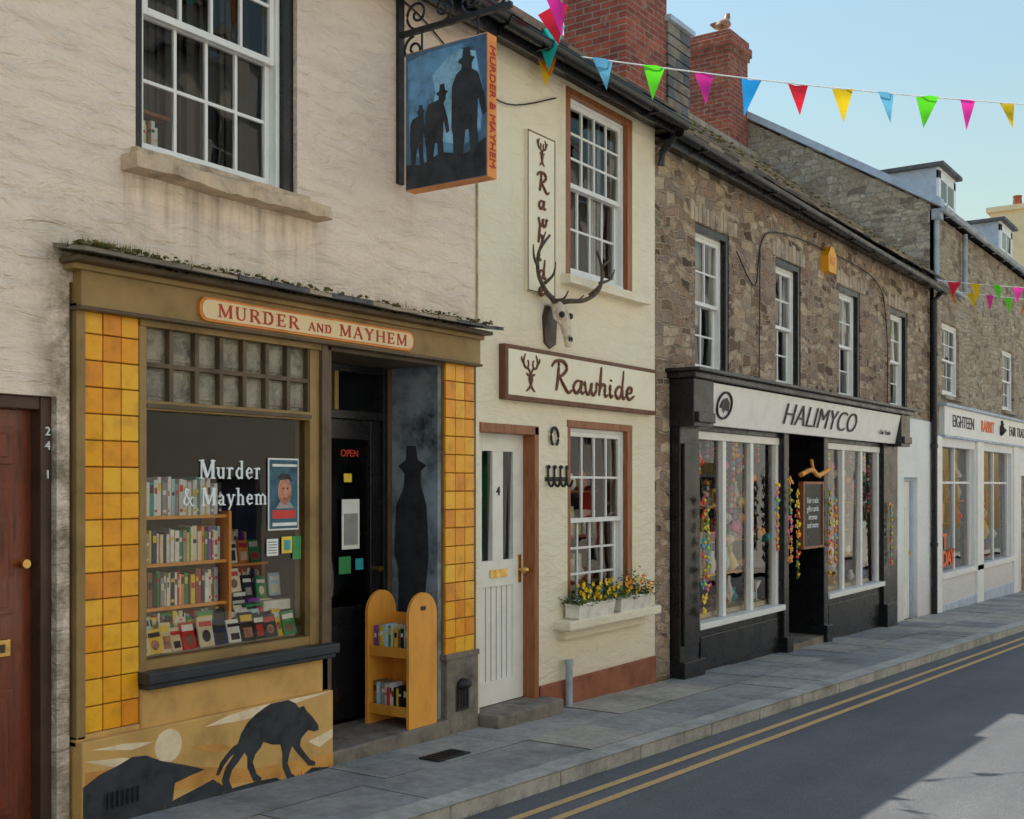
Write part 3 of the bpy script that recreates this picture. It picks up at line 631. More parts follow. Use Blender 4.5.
mb.box(4.78,4.87,.028,.031,1.18,1.28,'paper'); mb.box(4.90,4.985,.028,.031,1.19,1.29,'b_yel'); mb.box(4.99,5.06,.028,.031,1.15,1.29,'b_green'); mb.box(4.92,4.97,.026,.028,1.21,1.27,'b_teal')
for i in range(5): mb.box(4.79,4.86,.0272,.028,1.195+i*.016,1.199+i*.016,'txtk')
mb.make('window_posters',A)
wl=empty('window_lettering',(4.5,.03,1.6)); mb=MB(); serif(mb,'Murder',4.28,1.635,.105,.032,'txtw',.5); serif(mb,'& Mayhem',4.16,1.485,.099,.032,'txtw',.5); mb.make('letters',wl)
mb=MB(); mb.box(5.235,5.30,.0,.5,-.1,2.47,'olive_d')
mb.box(6.40,6.44,.02,.52,-.15,2.47,'mural_b')
mb.box(5.24,6.44,.0,.9,2.44,2.474,'olive_d')
mb.box(5.30,5.36,.46,.55,-.1,2.44,'black'); mb.box(6.33,6.40,.46,.55,-.1,2.44,'black'); mb.box(5.36,6.33,.46,.55,2.06,2.12,'black'); mb.box(5.36,6.33,.462,.55,2.39,2.44,'black'); mb.box(5.83,5.87,.47,.54,2.12,2.39,'olive')
mb.box(6.36,6.40,.44,.46,-.1,2.44,'olive_d')
mb.make('doorway_surround',A,.004)
mb=MB(); mb.box(5.36,5.47,.49,.54,-.03,2.06,'black'); mb.box(6.22,6.33,.49,.54,-.03,2.06,'black'); mb.box(5.47,6.22,.49,.54,-.03,.75,'black'); mb.box(5.47,6.22,.49,.54,1.92,2.06,'black'); 
mb.box(5.56,6.12,.478,.491,.1,.62,'black'); mb.tube([(6.27,.49,1.0),(6.27,.43,1.0)],.02,'brass')
mb.make('shop_door',A,.005)
mb=MB(); mb.box(5.93,6.11,.497,.50,1.15,1.50,'paper'); mb.box(5.95,6.09,.494,.497,1.18,1.40,'b_gry'); mb.box(5.9,6.02,.497,.50,.98,1.1,'b_green'); mb.box(6.07,6.15,.497,.5,1.0,1.08,'b_teal'); mb.box(5.95,6.03,.497,.5,1.62,1.68,'b_yel'); mb.make('door_notices',A)
text('OPEN',(6.0,.492,1.82),.07,'txtr',A,name='open_lettering')
g=MB(); pane(g,5.47,6.22,.75,1.92,.52); pane(g,5.36,6.33,2.12,2.39,.52); g.make('door_glass',A)
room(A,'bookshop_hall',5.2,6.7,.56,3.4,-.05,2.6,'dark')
mb=MB()
fig=[(.10,.20),(.14,.75),(.10,1.1),(.12,1.45),(.17,1.6),(.17,1.7),(.12,1.74),(.20,1.78),(.22,1.88),(.30,1.88),(.31,1.78),(.38,1.74),(.32,1.68),(.33,1.58),(.40,1.45),(.42,1.1),(.38,1.0),(.38,.7),(.42,.2),(.30,.2),(.27,.7),(.22,.2)]
mb.ext([(6.399,y,z) for y,z in fig],(-.003,0,0),'mural_k')
mb.ext([(6.3995,y,z) for y,z in [(.03,-.1),(.03,.4),(.2,.55),(.45,.5),(.45,-.1)]],(-.0015,0,0),'mural_k'); mb.make('figure_mural',A)
mb=MB(); mb.box(5.24,6.44,-.06,.5,-.35,-.055,'stonebase'); mb.make('doorway_step',A,.012)
mb=MB(); mb.box(6.44,6.815,-.03,.15,-.5,.38,'stonebase'); mb.box(6.42,6.82,-.04,.15,.36,.40,'stonebase'); mb.box(6.54,6.70,-.036,-.028,-.02,.16,'iron')
for i in range(4): mb.box(6.56+i*.035,6.575+i*.035,-.045,-.03,.0,.14,'iron')
mb.blob((6.62,-.035,.17),.07,'iron',6,.6,.02); mb.make('pilaster_base',A,.01)
mb=MB(); mb.tube(smoothpts([(5.3,-.02,4.8),(6.0,-.015,4.86),(6.7,-.02,4.6),(7.2,-.02,4.5),(7.9,-.02,4.74)]),.006,'iron',5); mb.tube([(6.83,-.01,2.8),(6.83,-.01,4.9)],.008,'stonesill',5); mb.make('wall_cables',A)

# ---- hanging sign
hs=empty('hanging_pictorial_sign',(5.95,-.4,4.0))
mb=MB(); mb.box(5.90,6.0,-.77,-.10,3.55,4.46,'signorange'); 
sdk=S('sign_dark_blue',(.07,.15,.25),.5,.7,4,0); sb=S('sign_sky_blue',(.13,.32,.54),.5,.8,5,0); sl=S('sign_light_blue',(.30,.58,.78),.5,.6,7,0)
mb.box(5.897,5.9,-.765,-.105,3.555,4.455,sdk); mb.box(6.0,6.003,-.765,-.105,3.555,4.455,sdk); mb.make('board',hs,.003)
mb=MB()
mb.ext([(5.8965,y,z) for y,z in [(-.14,3.8),(-.12,4.40),(-.30,4.43),(-.66,4.43),(-.74,4.1),(-.72,3.85),(-.5,3.72),(-.3,3.7)]],(.001,0,0),sb)
mb.ext([(5.895,y,z) for y,z in [(-.34,3.85),(-.30,4.0),(-.36,4.15),(-.33,4.27),(-.45,4.36),(-.55,4.40),(-.68,4.36),(-.72,4.15),(-.70,4.0),(-.72,3.86),(-.5,3.8)]],(.001,0,0),sl)
mb.ext([(5.894,y,z) for y,z in [(-.11,3.56),(-.11,3.72),(-.25,3.7),(-.4,3.76),(-.6,3.72),(-.76,3.8),(-.76,3.56)]],(.001,0,0),'mural_k')
def man(y,z,s,bend=0,k='mural_k',xx=5.893):
    f=[(0.02,0),(.0,.5),(-.03,.62),(-.02,1.25),(.06,1.42),(.16+bend,1.48),(.17+bend,1.55),(.10+bend,1.6),(.12+bend,1.64),(.18+bend,1.66),(.2+bend,1.8),(.32+bend,1.8),(.34+bend,1.66),(.42+bend,1.62),(.36+bend,1.55),(.36+bend,1.46),(.48,1.38),(.60,1.0),(.64,.75),(.56,.72),(.48,1.0),(.46,.6),(.5,0),(.36,0),(.3,.55),(.24,.55),(.16,0)]
    mb.ext([(xx,y-a*s,z+b*s) for a,b in f],(.001,0,0),k)
man(-.50,3.64,.42); man(-.28,3.66,.30,.18,xx=5.8935); man(-.15,3.7,.22,.12,xx=5.8937)
mb.make('painted_figures',hs)
text('MURDER & MAYHEM',(5.95,-.7735,4.0),.085,'signred',hs,rot=(math.pi/2,math.pi/2,0),ext=.002)
mb=MB(); mb.box(5.92,5.98,-.025,0,3.62,4.95,'iron'); mb.box(5.935,5.965,-.92,-.02,4.60,4.635,'iron')
for y in (-.2,-.66): mb.tube([(5.95,y,4.6),(5.95,y,4.46)],.008,'iron',6)
def scroll(c,r0,turns,sgn,base):
    pts=[]
    for i in range(28):
        t=i/27; a=base+sgn*turns*2*math.pi*t; r=r0*(1-.8*t); pts.append((5.95,c[0]+r*math.cos(a),c[1]+r*math.sin(a)))
    mb.tube(pts,.009,'iron',6)
for c,r,s,b in (((-.16,4.73),.10,1,-1.57),((-.38,4.72),.085,-1,-1.57),((-.6,4.715),.08,1,-1.57),((-.82,4.70),.065,-1,-1.57),((-.13,4.5),.09,-1,1.57)): scroll(c,r,1.4,s,b)
mb.tube(smoothpts([(5.95,-.03,4.9),(5.95,-.3,4.83),(5.95,-.6,4.8),(5.95,-.9,4.65)]),.009,'iron',6)
mb.make('iron_bracket',hs)

# ================================================================ BUILDING B : leather shop
B=empty('leather_shop_building',(8.2,0,0))
mb=MB(); wall(mb,6.82,9.67,-.6,4.95,[(6.87,7.66,-.6,2.06),(8.11,9.22,.5,2.14),(8.08,9.22,3.32,4.90)],0,'cream',.2); mb.make('front_wall',B)
mb=MB(); mb.quad((6.82,7,-.6),(9.67,7,-.6),(9.67,7,5),(6.82,7,5),'cream'); mb.make('rear_wall',B)
mb=MB(); mb.box(7.67,9.66,-.025,.0,-.5,.0,'oxide'); mb.make('plinth',B,.01)
mb=MB(); mb.box(6.82,9.67,-.2,-.02,4.93,4.96,'black'); mb.box(6.82,9.67,-.21,-.19,4.86,5.0,'black'); gutter(mb,6.8,9.75,-.275,4.96); mb.make('gutter_and_soffit',B)
mb=MB(); roof(mb,6.8,9.67,-.26,5.03,3.4,7.5,['slate','slate','slate2'],.28,(.25,.4)); roof(mb,6.8,9.67,7.1,5.0,3.42,7.48,['slate'],.5,(.5,.8)); mb.make('roof',B)
for (z0,z1) in ((.5,2.14),(3.32,4.90)):
    mb=MB(); mb.box(8.08 if z0>1 else 8.11,8.16,.0,.2,z0,z1,'brown'); mb.box(9.13,9.22,-.006,.2,z0,z1,'brown'); mb.box(8.1,9.22,-.008,.2,z1-.06,z1,'brown'); mb.make('brown_window_surround',B,.004)
    sash('sash_window',B,8.16,9.13,z0+.03,z1-.06,.04,4,3 if z0<1 else 2,2 if z0<1 else 3,'white',z0+.8,.03)
mb=MB(); oldsill(mb,8.0,9.42,-.10,.1,3.25,3.325,'cream',.006); mb.make('upper_sill',B)
mb=MB(); mb.box(7.88,9.48,-.17,.08,.42,.50,'cream'); mb.box(7.98,9.38,-.06,.02,.33,.422,'cream'); mb.make('lower_sill',B,.015)
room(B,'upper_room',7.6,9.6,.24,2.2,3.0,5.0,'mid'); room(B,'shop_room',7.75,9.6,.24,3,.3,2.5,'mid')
mb=MB()
for i in range(10): x=8.17+i*.025; mb.box(x,x+.025,.3+.02*math.sin(i*1.7),.31+.02*math.sin(i*1.7),3.3,4.9,'b_wht')
for i in range(8): x=8.95+i*.025; mb.box(x,x+.025,.3+.02*math.sin(i*1.7),.31+.02*math.sin(i*1.7),3.3,4.9,'b_wht')
mb.make('net_curtain',B)
mb=MB()
for z in (.75,1.15,1.55): mb.box(8.15,9.15,.3,.6,z-.02,z,'brown')
for i in range(34):
    z=random.choice([.52,.75,1.15,1.55]); x=U(8.2,9.1); h=U(.1,.28); k=random.choice(['b_brn','brown','b_org','b_crm','b_wht','b_red'])
    if R()<.5: mb.lathe((x,.40,z),[(.03,0),(.06,h*.3),(.05,h*.7),(.02,h),(.03,h*1.05)],k,10)
    else: mb.box(x-.07,x+.07,.34,.46,z,z+h,k)
mb.make('leather_goods_display',B,.006)
mb=MB(); mb.box(6.87,6.90,.02,.2,-.2,2.06,'brown'); mb.box(7.60,7.66,-.012,.2,-.2,2.06,'brown'); mb.box(6.87,7.66,-.012,.2,1.995,2.065,'brown'); mb.make('door_frame',B,.004)
mb=MB(); L0,L1=6.90,7.60; yd=.10
for (a,b,c,d) in ((L0,L0+.14,-.08,1.995),(L1-.14,L1,-.08,1.995),(L0+.14,L1-.14,-.08,.1),(L0+.14,L1-.14,.82,1.02),(L0+.14,L1-.14,1.86,1.995),((L0+L1)/2-.07,(L0+L1)/2+.07,1.02,1.86)): mb.box(a,b,yd,yd+.05,c,d,'white2')
mb.box(L0+.14,L1-.14,yd+.018,yd+.04,.1,.82,'white2')
for i in range(1,6): x=L0+.14+i*.07; mb.box(x-.002,x+.002,yd+.012,yd+.02,.1,.82,'b_gry')
mb.make('white_door',B,.005)
g=MB(); pane(g,L0+.14,(L0+L1)/2-.07,1.02,1.86,yd+.03); pane(g,(L0+L1)/2+.07,L1-.14,1.02,1.86,yd+.03); g.make('door_glass',B)
room(B,'hall',6.86,7.7,.18,2,-.2,2.2,'mid')
mb=MB(); mb.box(7.14,7.36,yd-.012,yd,.89,.95,'brass'); mb.tube([(7.545,yd,.93),(7.545,yd-.05,.93)],.014,'brass',10); mb.blob((7.545,yd-.06,.93),.03,'brass',8,1,.0); mb.box(7.525,7.565,yd-.006,yd,.83,1.05,'brass'); mb.make('door_furniture',B)
text('4',(7.25,yd-.004,1.55),.10,'txtk',B,name='house_number')
mb=MB(); mb.box(6.84,7.74,-.20,.12,-.5,-.085,'stonebase'); mb.make('door_step',B,.02)
mb=MB(); pts=[(7.88+.055*math.cos(t),-.02,1.99+.075*math.sin(t)) for t in [math.radians(-60+300*i/14) for i in range(15)]]
mb.tube(pts,.012,'iron',6); mb.make('horseshoe',None)
mb=MB(); mb.box(7.76,8.1,-.015,0,1.63,1.665,'iron')
for i in range(4):
    x=7.79+i*.093; mb.tube(smoothpts([(x,-.015,1.74),(x,-.02,1.62),(x,-.05,1.59),(x,-.075,1.64)]),.01,'iron',6)
    mb.blob((x,-.02,1.745),.018,'iron',5,1,0)
mb.make('iron_coat_hooks',None)
sg=empty('leather_shop_sign',(8.35,-.08,2.47))
mb=MB(); mb.box(7.12,9.58,-.06,0,2.25,2.67,'signbrown'); mb.box(7.155,9.545,-.068,-.055,2.285,2.635,'signcream2'); mb.make('board',sg,.004)
mb=MB(); rawhide(mb,7.78,2.36,.235,-.072,.014,'signbrown',False,1.42); stag_logo(mb,7.45,2.47,.15,-.072,.009,'signbrown',1.3); mb.make('letters',sg)
sg2=empty('vertical_leather_shop_sign',(7.66,-.03,3.78))
mb=MB(); mb.box(7.47,7.87,-.03,0,3.12,4.38,'signcream2')
for q in ((7.47,7.87,3.12,3.13),(7.47,7.87,4.37,4.38),(7.47,7.48,3.13,4.37),(7.86,7.87,3.13,4.37)): mb.box(q[0],q[1],-.034,-.028,q[2],q[3],'signbrown')
mb.make('board',sg2,.004)
mb=MB(); stag_logo(mb,7.67,4.24,.11,-.035,.007,'signbrown'); rawhide(mb,7.66,3.93,.145,-.035,.011,'signbrown',True,1.3); mb.make('letters',sg2)
dk=empty('deer_skull_with_antlers',(7.8,-.1,2.9))
mb=MB(); mb.ext([(7.74,-.02,2.74),(7.72,-.02,2.95),(7.76,-.02,3.04),(7.88,-.02,3.04),(7.92,-.02,2.95),(7.90,-.02,2.74),(7.82,-.02,2.70)],(0,.02,0),'mahog_d')
sk=[(3.07,-.07,.045,.04),(3.03,-.09,.075,.055),(2.97,-.12,.085,.055),(2.92,-.14,.068,.05),(2.86,-.16,.046,.04),(2.79,-.175,.036,.033),(2.73,-.185,.04,.028),(2.70,-.185,.028,.02)]
mb.loft([((7.82,y,z),(rx,0,0),(0,ry,0)) for z,y,rx,ry in sk],'bone')
for m in (1,-1): mb.blob((7.82+m*.062,-.165,2.955),.026,'txtk',6,1,0); mb.blob((7.82+m*.014,-.207,2.76),.012,'txtk',5,2,0); mb.tube([(7.82+m*.08,-.1,3.0),(7.82+m*.1,-.12,2.93),(7.82+m*.06,-.15,2.88)],.014,'bone',6)
mb.make('skull',dk)
mb=MB()
def zc(p): return (p[0],p[1],3.06+(p[2]-3.06)*.72)
for m in (1,-1):
    main=smoothpts([zc((7.82+m*a,y,z)) for a,y,z in ((.035,-.09,3.06),(.12,-.10,3.10),(.30,-.16,3.14),(.46,-.2,3.28),(.48,-.22,3.50),(.36,-.24,3.70))],6)
    mb.tube(main,[.024*(1-.6*i/len(main)) for i in range(len(main))],'antler',8)
    for p in ([(.05,-.1,3.08),(.09,-.2,3.08),(.12,-.26,3.15)],[(.34,-.18,3.20),(.34,-.26,3.28),(.37,-.30,3.40)],[(.47,-.2,3.36),(.58,-.24,3.42),(.62,-.26,3.54)],[(.46,-.22,3.54),(.50,-.27,3.62),(.48,-.28,3.70)]):
        q=smoothpts([zc((7.82+m*a,y,z)) for a,y,z in p],5); mb.tube(q,[.015*(1-.75*i/len(q)) for i in range(len(q))],'antler',7)
mb.make('antlers',dk)
for i,(a,b) in enumerate(((8.02,8.62),(8.72,9.30))):
    ft=empty('flower_trough',((a+b)/2,-.1,.5))
    mb=MB(); mb.ext([(a+.02,-.155,.503),(b-.02,-.155,.503),(b,-.17,.62),(a,-.17,.62)],(0,.13,0),'trough'); mb.box(a-.01,b+.01,-.182,-.03,.61,.632,'trough'); mb.make('trough',ft,.006)
    mb=MB()
    for j in range(800):
        x=U(a-.05,b+.05); e=1-abs(2*(x-a)/(b-a)-1)*.4; y=-.1+U(-.12,.09); z=.63+e*U(-.03,.20)*(1.1 if i==1 else .9)*(.7+.5*math.sin(x*17)); s=U(.012,.028); t=U(0,6.28)
        d=Vector((math.cos(t),math.sin(t),U(-.4,.8))).normalized()*s*1.6; w=d.cross(Vector((U(-1,1),U(-1,1),1))).normalized()*s*.5; p=Vector((x,y,z))
        mb.add([p,p+d*.5+w,p+d,p+d*.5-w],[(0,1,2,3)],random.choice(['leaf','leaf','leaf2']))
    for j in range(60 if i==0 else 34):
        x=U(a,b); y=-.14+U(-.08,.05); z=.65+U(0,.15); k='petal' if (i==0 or R()<.5) else 'petalo'
        c=Vector((x,y,z))
        for q in range(5):
            t=q*1.2566+R(); d=Vector((math.cos(t),-.5,math.sin(t)))*.024; w=Vector((-math.sin(t),0,math.cos(t)))*.011
            mb.add([c,c+d*.6+w,c+d,c+d*.6-w],[(0,1,2,3)],k)
    mb.make('plants',ft)
mb=MB(); mb.tube([(8.02,-.07,gz(8)-.02),(8.02,-.07,.13)],.03,'grey_pipe',10); mb.tube([(8.02,-.07,.13),(8.02,-.07,.17)],.038,'grey_pipe',10); mb.make('vent_pipe',None)

# ================================================================ BUILDING C : stone shops
C=empty('stone_shop_building',(14.5,0,0))
ups=[(10.54,11.38),(12.68,13.50),(14.90,15.78),(17.20,18.10)]
mb=MB(); wall(mb,9.67,19.4,-1,4.88,[(a,b,2.72,4.24) for a,b in ups]+[(9.98,17.40,-1,2.6),(17.40,19.4,-1,2.55)],0,'stone',.22)
mb.make('front_wall',C)
mb=MB(); mb.quad((9.67,6.2,-1),(19.4,6.2,-1),(19.4,6.2,4.9),(9.67,6.2,4.9),'stone'); mb.make('rear_wall',C)
mb=MB(); wall(mb,17.42,19.38,-1,2.62,[(17.80,18.55,-1,1.72)],-.03,'white_r',.2); mb.quad((17.42,-.03,2.62),(19.38,-.03,2.62),(19.38,0,2.64),(17.42,0,2.64),'white_r'); mb.quad((17.42,-.03,-1),(17.42,-.03,2.62),(17.42,.02,2.62),(17.42,.02,-1),'white_r')
mb.box(17.80,17.86,.04,.12,-.8,1.72,'lead'); mb.box(18.49,18.55,.04,.12,-.8,1.72,'lead'); mb.box(17.86,18.49,.04,.12,1.66,1.72,'lead'); mb.box(17.86,18.49,.08,.12,-.8,1.66,'white2')
for z in (.0,.85): mb.box(17.93,18.14,.072,.081,z-.3,z+.4,'white2'); mb.box(18.2,18.42,.072,.081,z-.3,z+.4,'white2')
mb.box(18.46,18.485,.05,.081,.5,.56,'brass')
mb.make('white_ground_storey',C,.003)
for (a,b) in ups:
    mb=MB(); mb.box(a,a+.05,.02,.2,2.75,4.24,'black'); mb.box(b-.07,b,.01,.2,2.75,4.24,'black'); mb.box(a,b,.012,.2,4.17,4.242,'black'); mb.box(a-.05,b+.05,-.07,.12,2.69,2.752,'slate'); mb.make('window_surround',C,.004)
    sash('sash_window',C,a+.052,b-.072,2.755,4.17,.07,2,2,2,'white',None,.035)
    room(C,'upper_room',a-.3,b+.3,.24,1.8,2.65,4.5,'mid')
    mb=MB(); mb.box(a+.05,b-.05,.3,.31,3.3 if a<15 else 3.0,4.2,'b_wht' if a<15 else 'b_crm'); mb.make('window_blind',C)
    mb=MB(); x=a-.12
    while x<b+.1: w=U(.08,.15); mb.box(x,x+w-.012,-.010-U(0,.008),.01,4.245,4.42+U(-.04,.05),random.choice(['vous','slate3','vous'])); x+=w
    mb.make('stone_lintel',C,.012)
mb=MB(); mb.box(9.67,19.38,-.16,-.0,4.80,4.83,'black'); gutter(mb,9.72,19.5,-.22,4.90,r=.062,z1=4.76)
mb.box(9.68,19.38,-.165,-.15,4.76,4.9,'black'); mb.tube([(9.70,-.2,4.86),(9.70,-.06,4.72),(9.70,-.05,4.6)],.035,'black'); mb.make('gutter_and_soffit',C)
mb=MB(); roof(mb,9.67,19.4,-.22,4.93,3.0,7.4,['slate2','slate','slate3','slate2'],.22,(.22,.42),.024); roof(mb,9.67,19.4,6.4,4.9,3.02,7.38,['slate'],.5,(.5,.8))
mb.box(9.67,19.4,2.92,3.1,7.36,7.46,'slate3'); mb.make('roof',C)
mb=MB()
for i in range(200):
    t=U(.0,.95); mb.blob((U(9.8,19.2),-.22+3.22*t,4.965+2.47*t),U(.015,.05),'moss',4,.4,.4)
mb.make('roof_moss',C)
mb=MB(); mb.ext([(9.68,-.2,4.93),(9.68,3,7.38),(9.68,6.3,4.9)],(.1,0,0),'stone'); mb.make('gable_wall',C)
def chimney(parent,x0,x1,y0,y1,z0,z1,pots=2):
    mb=MB(); mb.box(x0,x1,y0,y1,z0,z1-.35,'brick'); mb.box(x0-.03,x1+.03,y0-.03,y1+.03,z1-.35,z1-.27,'brick'); mb.box(x0-.06,x1+.06,y0-.06,y1+.06,z1-.27,z1-.12,'brick'); mb.box(x0-.02,x1+.02,y0-.02,y1+.02,z1-.12,z1,'brick'); mb.make('chimney_stack',parent,.008)
    mb=MB()
    for i in range(pots):
        y=y0+(y1-y0)*(i+.5)/pots; mb.lathe(((x0+x1)/2,y,z1),[(.12,0),(.12,.05),(.095,.08),(.085,.3),(.105,.32),(.105,.37),(.08,.37),(.07,.1)],'oxide')
    mb.box(x0+.04,x1-.04,y0+.04,y1-.04,z1-.01,z1+.03,'stonesill'); mb.make('chimney_pots',parent)
chimney(C,11.3,12.3,1.2,2.02,5.2,8.6)
chimney(C,18.55,19.36,3.15,4.0,6.6,9.5,0)
mb=MB(); mb.box(12.31,12.85,1.2,2.0,5.4,7.1,'slate')
for i in range(11):
    x=12.28
    while x<12.85: w=U(.14,.2); mb.box(x,min(x+w-.004,12.87),1.17,1.2,5.7+i*.125,5.7+i*.125+.14,random.choice(['slate','slate2'])); x+=w
mb.box(12.24,12.92,1.12,2.0,7.1,7.16,'lead'); mb.make('slate_hung_dormer',C)
sc=MB(); bk='black'
sc.box(10.0,10.42,-.10,.1,-1,2.2,bk); sc.box(10.04,10.38,-.13,-.1,.05,2.0,bk); sc.box(9.98,10.44,-.16,.1,-1,-.1,bk)
sc.box(16.55,16.95,-.10,.1,-1,2.2,bk); sc.box(16.52,16.98,-.16,.1,-1,-.1,bk)
sc.box(16.95,17.4,-.05,.1,-1,2.3,bk)
for x0,x1 in ((10.42,12.70),(14.20,16.55)):
    sc.box(x0,x1,-.05,.12,-1,.16,bk); sc.box(x0+.12,x1-.12,-.065,-.05,-.25,.08,bk)
    sc.box(x0,x1,-.05,.1,2.14,2.25,bk)
for x in (12.70,14.05): sc.box(x,x+.15,-.10,.12,-1,2.25,bk); sc.box(x-.02,x+.17,-.15,.12,-1,-.15,bk)
for x in (10.02,16.9): sc.box(x-.05,x+.40,-.26,.05,2.16,2.62,bk); sc.box(x-.02,x+.36,-.3,.05,2.2,2.3,bk)
sc.box(9.92,17.45,-.30,.05,2.62,2.68,bk); sc.box(9.88,17.5,-.36,.05,2.68,2.715,bk)
sc.make('shopfront_frame',C,.01)
sn=empty('shop_fascia_sign',(13.6,-.2,2.38))
mb=MB(); mb.ext([(10.42,-.17,2.20),(16.88,-.17,2.20),(16.88,-.25,2.60),(10.42,-.25,2.60)],(0,.06,0),'white'); mb.make('board',sn,.004)
ra=math.pi/2+math.atan(.2)
text('HALIMYCO',(13.65,-.222,2.39),.36,'txtk',sn,rot=(ra,0,0),ext=.004,shear=.12,sx=1.42,off=-.005)
text('Fair Trade',(16.2,-.222,2.33),.09,'txtk',sn,rot=(ra,0,0),ext=.003,sx=1.3)
mb=MB(); pts=[(10.76+.17*math.cos(t),-.222-.2*.13*math.sin(t),2.40+.13*math.sin(t)) for t in [i*6.2832/24 for i in range(25)]]; mb.tube(pts,.012,'txtk',6)
mb.ext([(10.76+a*1.3,-.222-.2*b,2.40+b) for a,b in [(-.08,-.03),(-.05,.05),(.02,.08),(.08,.03),(.09,-.06),(.03,-.03),(0,-.08),(-.02,-.02)]],(0,-.004,0),'txtk'); mb.make('logo',sn)
for (x0,x1) in ((10.42,12.70),(14.20,16.55)):
    mb=MB(); mb.box(x0-.0,x1+.0,-.12,.1,.162,.225,'white'); mb.box(x0,x1,-.04,.06,2.06,2.14,'white'); n=3
    for i in range(n+1):
        x=x0+.04+(x1-x0-.08)*i/n; mb.box(x-.04,x+.04,-.03,.05,.226,2.06,'white')
    mb.make('shop_window_frame',C,.005)
    g=MB()
    for i in range(n):
        a=x0+.08+(x1-x0-.08)*i/n; b=x0+(x1-x0-.08)*(i+1)/n; pane(g,a,b,.226,2.06,.02,'glass_s',.002)
    g.make('shop_window_glass',C)
    room(C,'shop_interior',x0-.1,x1+.1,.13,3.2,.1,2.5,'cream_in')
    mb=MB(); mb.box(x0,x1,.10,.75,.1,.27,'b_crm')
    shelf=[.27,.62,.98,1.36]
    for z in shelf[1:]: mb.box(x0+.1,x1-.1,.30,.50,z-.015,z,'pine')
    for z in shelf:
        x=x0+.15
        while x<x1-.15:
            h=U(.10,.30); k=random.choice(BK+['pine','signcream','b_crm','b_wht','b_org','b_brn','b_red','b_brn']); t=R(); y=U(.33,.43) if z>.3 else U(.16,.4)
            if t<.4: mb.lathe((x,y,z),[(.03,0),(U(.05,.09),h*.35),(U(.02,.05),h*.75),(.035,h)],k,10)
            elif t<.65: mb.box(x-.06,x+.06,y-.02,y+.06,z,z+h,k); mb.box(x-.04,x+.04,y-.023,y-.02,z+h*.2,z+h*.8,random.choice(BK))
            elif t<.82: mb.blob((x,y,z+.07),.07,k,7,1,.1)
            else: mb.lathe((x,y,z),[(.06,0),(.02,.02),(.015,h*.5),(.07,h),(.06,h)],k,10)
            x+=U(.09,.16)
    for i in range(50):
        x=U(x0+.1,x1-.1); y=U(.06,.26); zt=2.05; l=U(.1,1.0); mb.tube([(x,y,zt),(x,y,zt-l)],.002,'txtk',3); k=random.choice(['b_red','b_yel','b_pnk','b_teal','b_wht','b_org','pine','b_crm'])
        if R()<.45: mb.lathe((x,y,zt-l-.12),[(.01,0),(.07,.05),(.055,.1),(.01,.12)],k,9)
        else:
            for q in range(5): mb.blob((x,y,zt-l+.06*q),.026,random.choice(['b_red','b_yel','b_pnk','b_teal','b_org','b_wht']),5,1,.1)
    for i in range(12):
        x=U(x0,x1); mb.box(x,x+U(.2,.4),1.3,1.6,.1,U(.6,1.9),random.choice(['cream_in','brown','b_crm','b_gry','b_teal']))
    mb.make('shop_window_goods',C)
mb=MB(); mb.box(12.85,14.05,.8,.85,1.95,2.5,bk); mb.box(12.85,12.95,.8,.85,-.6,1.95,bk); mb.box(13.9,14.05,.8,.85,-.6,1.95,bk); mb.box(12.95,13.9,.81,.85,-.6,.4,bk); mb.box(12.95,13.05,.81,.85,.4,1.95,bk); mb.box(13.8,13.9,.81,.85,.4,1.95,bk); mb.box(12.85,14.05,-.05,.8,2.4,2.44,bk)
mb.box(12.8,12.85,.1,.85,-.6,2.4,bk); mb.box(14.05,14.1,.1,.85,-.6,2.4,bk); mb.box(12.85,14.05,-.1,.8,-1,gz(13.4)+.07,'stonebase'); mb.make('shop_doorway',C,.005)
g=MB(); pane(g,13.05,13.8,.4,1.95,.83); g.make('doorway_glass',C); room(C,'shop_hall',12.8,14.1,.86,3,-.5,2.5,'mid')
cb=empty('hanging_chalkboard',(13.7,-.1,1.5))
mb=MB(); mb.box(13.30,13.98,-.10,-.06,.85,1.62,'txtk'); 
for q in ((13.28,13.32,.83,1.64),(13.96,14.0,.83,1.64),(13.32,13.96,.83,.86),(13.32,13.96,1.61,1.64)): mb.box(q[0],q[1],-.115,-.05,q[2],q[3],'brown')
mb.tube(smoothpts([(13.1,-.15,1.72),(13.4,-.17,1.78),(13.7,-.15,1.72),(14.05,-.16,1.8)]),[.03]*19,'pine',7); mb.tube(smoothpts([(13.4,-.17,1.9),(13.5,-.16,1.78),(13.75,-.15,1.70)]),.02,'pine',7); mb.tube([(13.4,-.15,1.75),(13.4,-.09,1.62)],.004,'txtk',4); mb.tube([(13.9,-.15,1.75),(13.9,-.09,1.62)],.004,'txtk',4)
mb.make('board',cb)
text('Fair trade\ngifts cards\nincense\nand more',(13.64,-.101,1.26),.10,'txtw',cb,ext=.001)
def garland(x,y,z0,z1,n=9):
    mb=MB(); mb.tube([(x,y,z1+.05),(x,y,z0)],.003,'txtk',4)
    for i in range(n):
        z=z0+(z1-z0)*i/(n-1); k=random.choice(['b_red','b_yel','b_pnk','b_org','leaf2','b_teal','b_red','leaf'])
        for q in range(6):
            t=q*1.047+R(); d=Vector((math.cos(t),U(-.4,.2),math.sin(t)))*.062; w=Vector((-math.sin(t),0,math.cos(t)))*.026; c=Vector((x+U(-.03,.03),y-.01,z))
            mb.add([c,c+d*.6+w,c+d,c+d*.6-w],[(0,1,2,3)],k)
        mb.blob((x,y-.02,z),.018,'b_yel',5,1,.1)
    mb.make('felt_flower_garland',None)
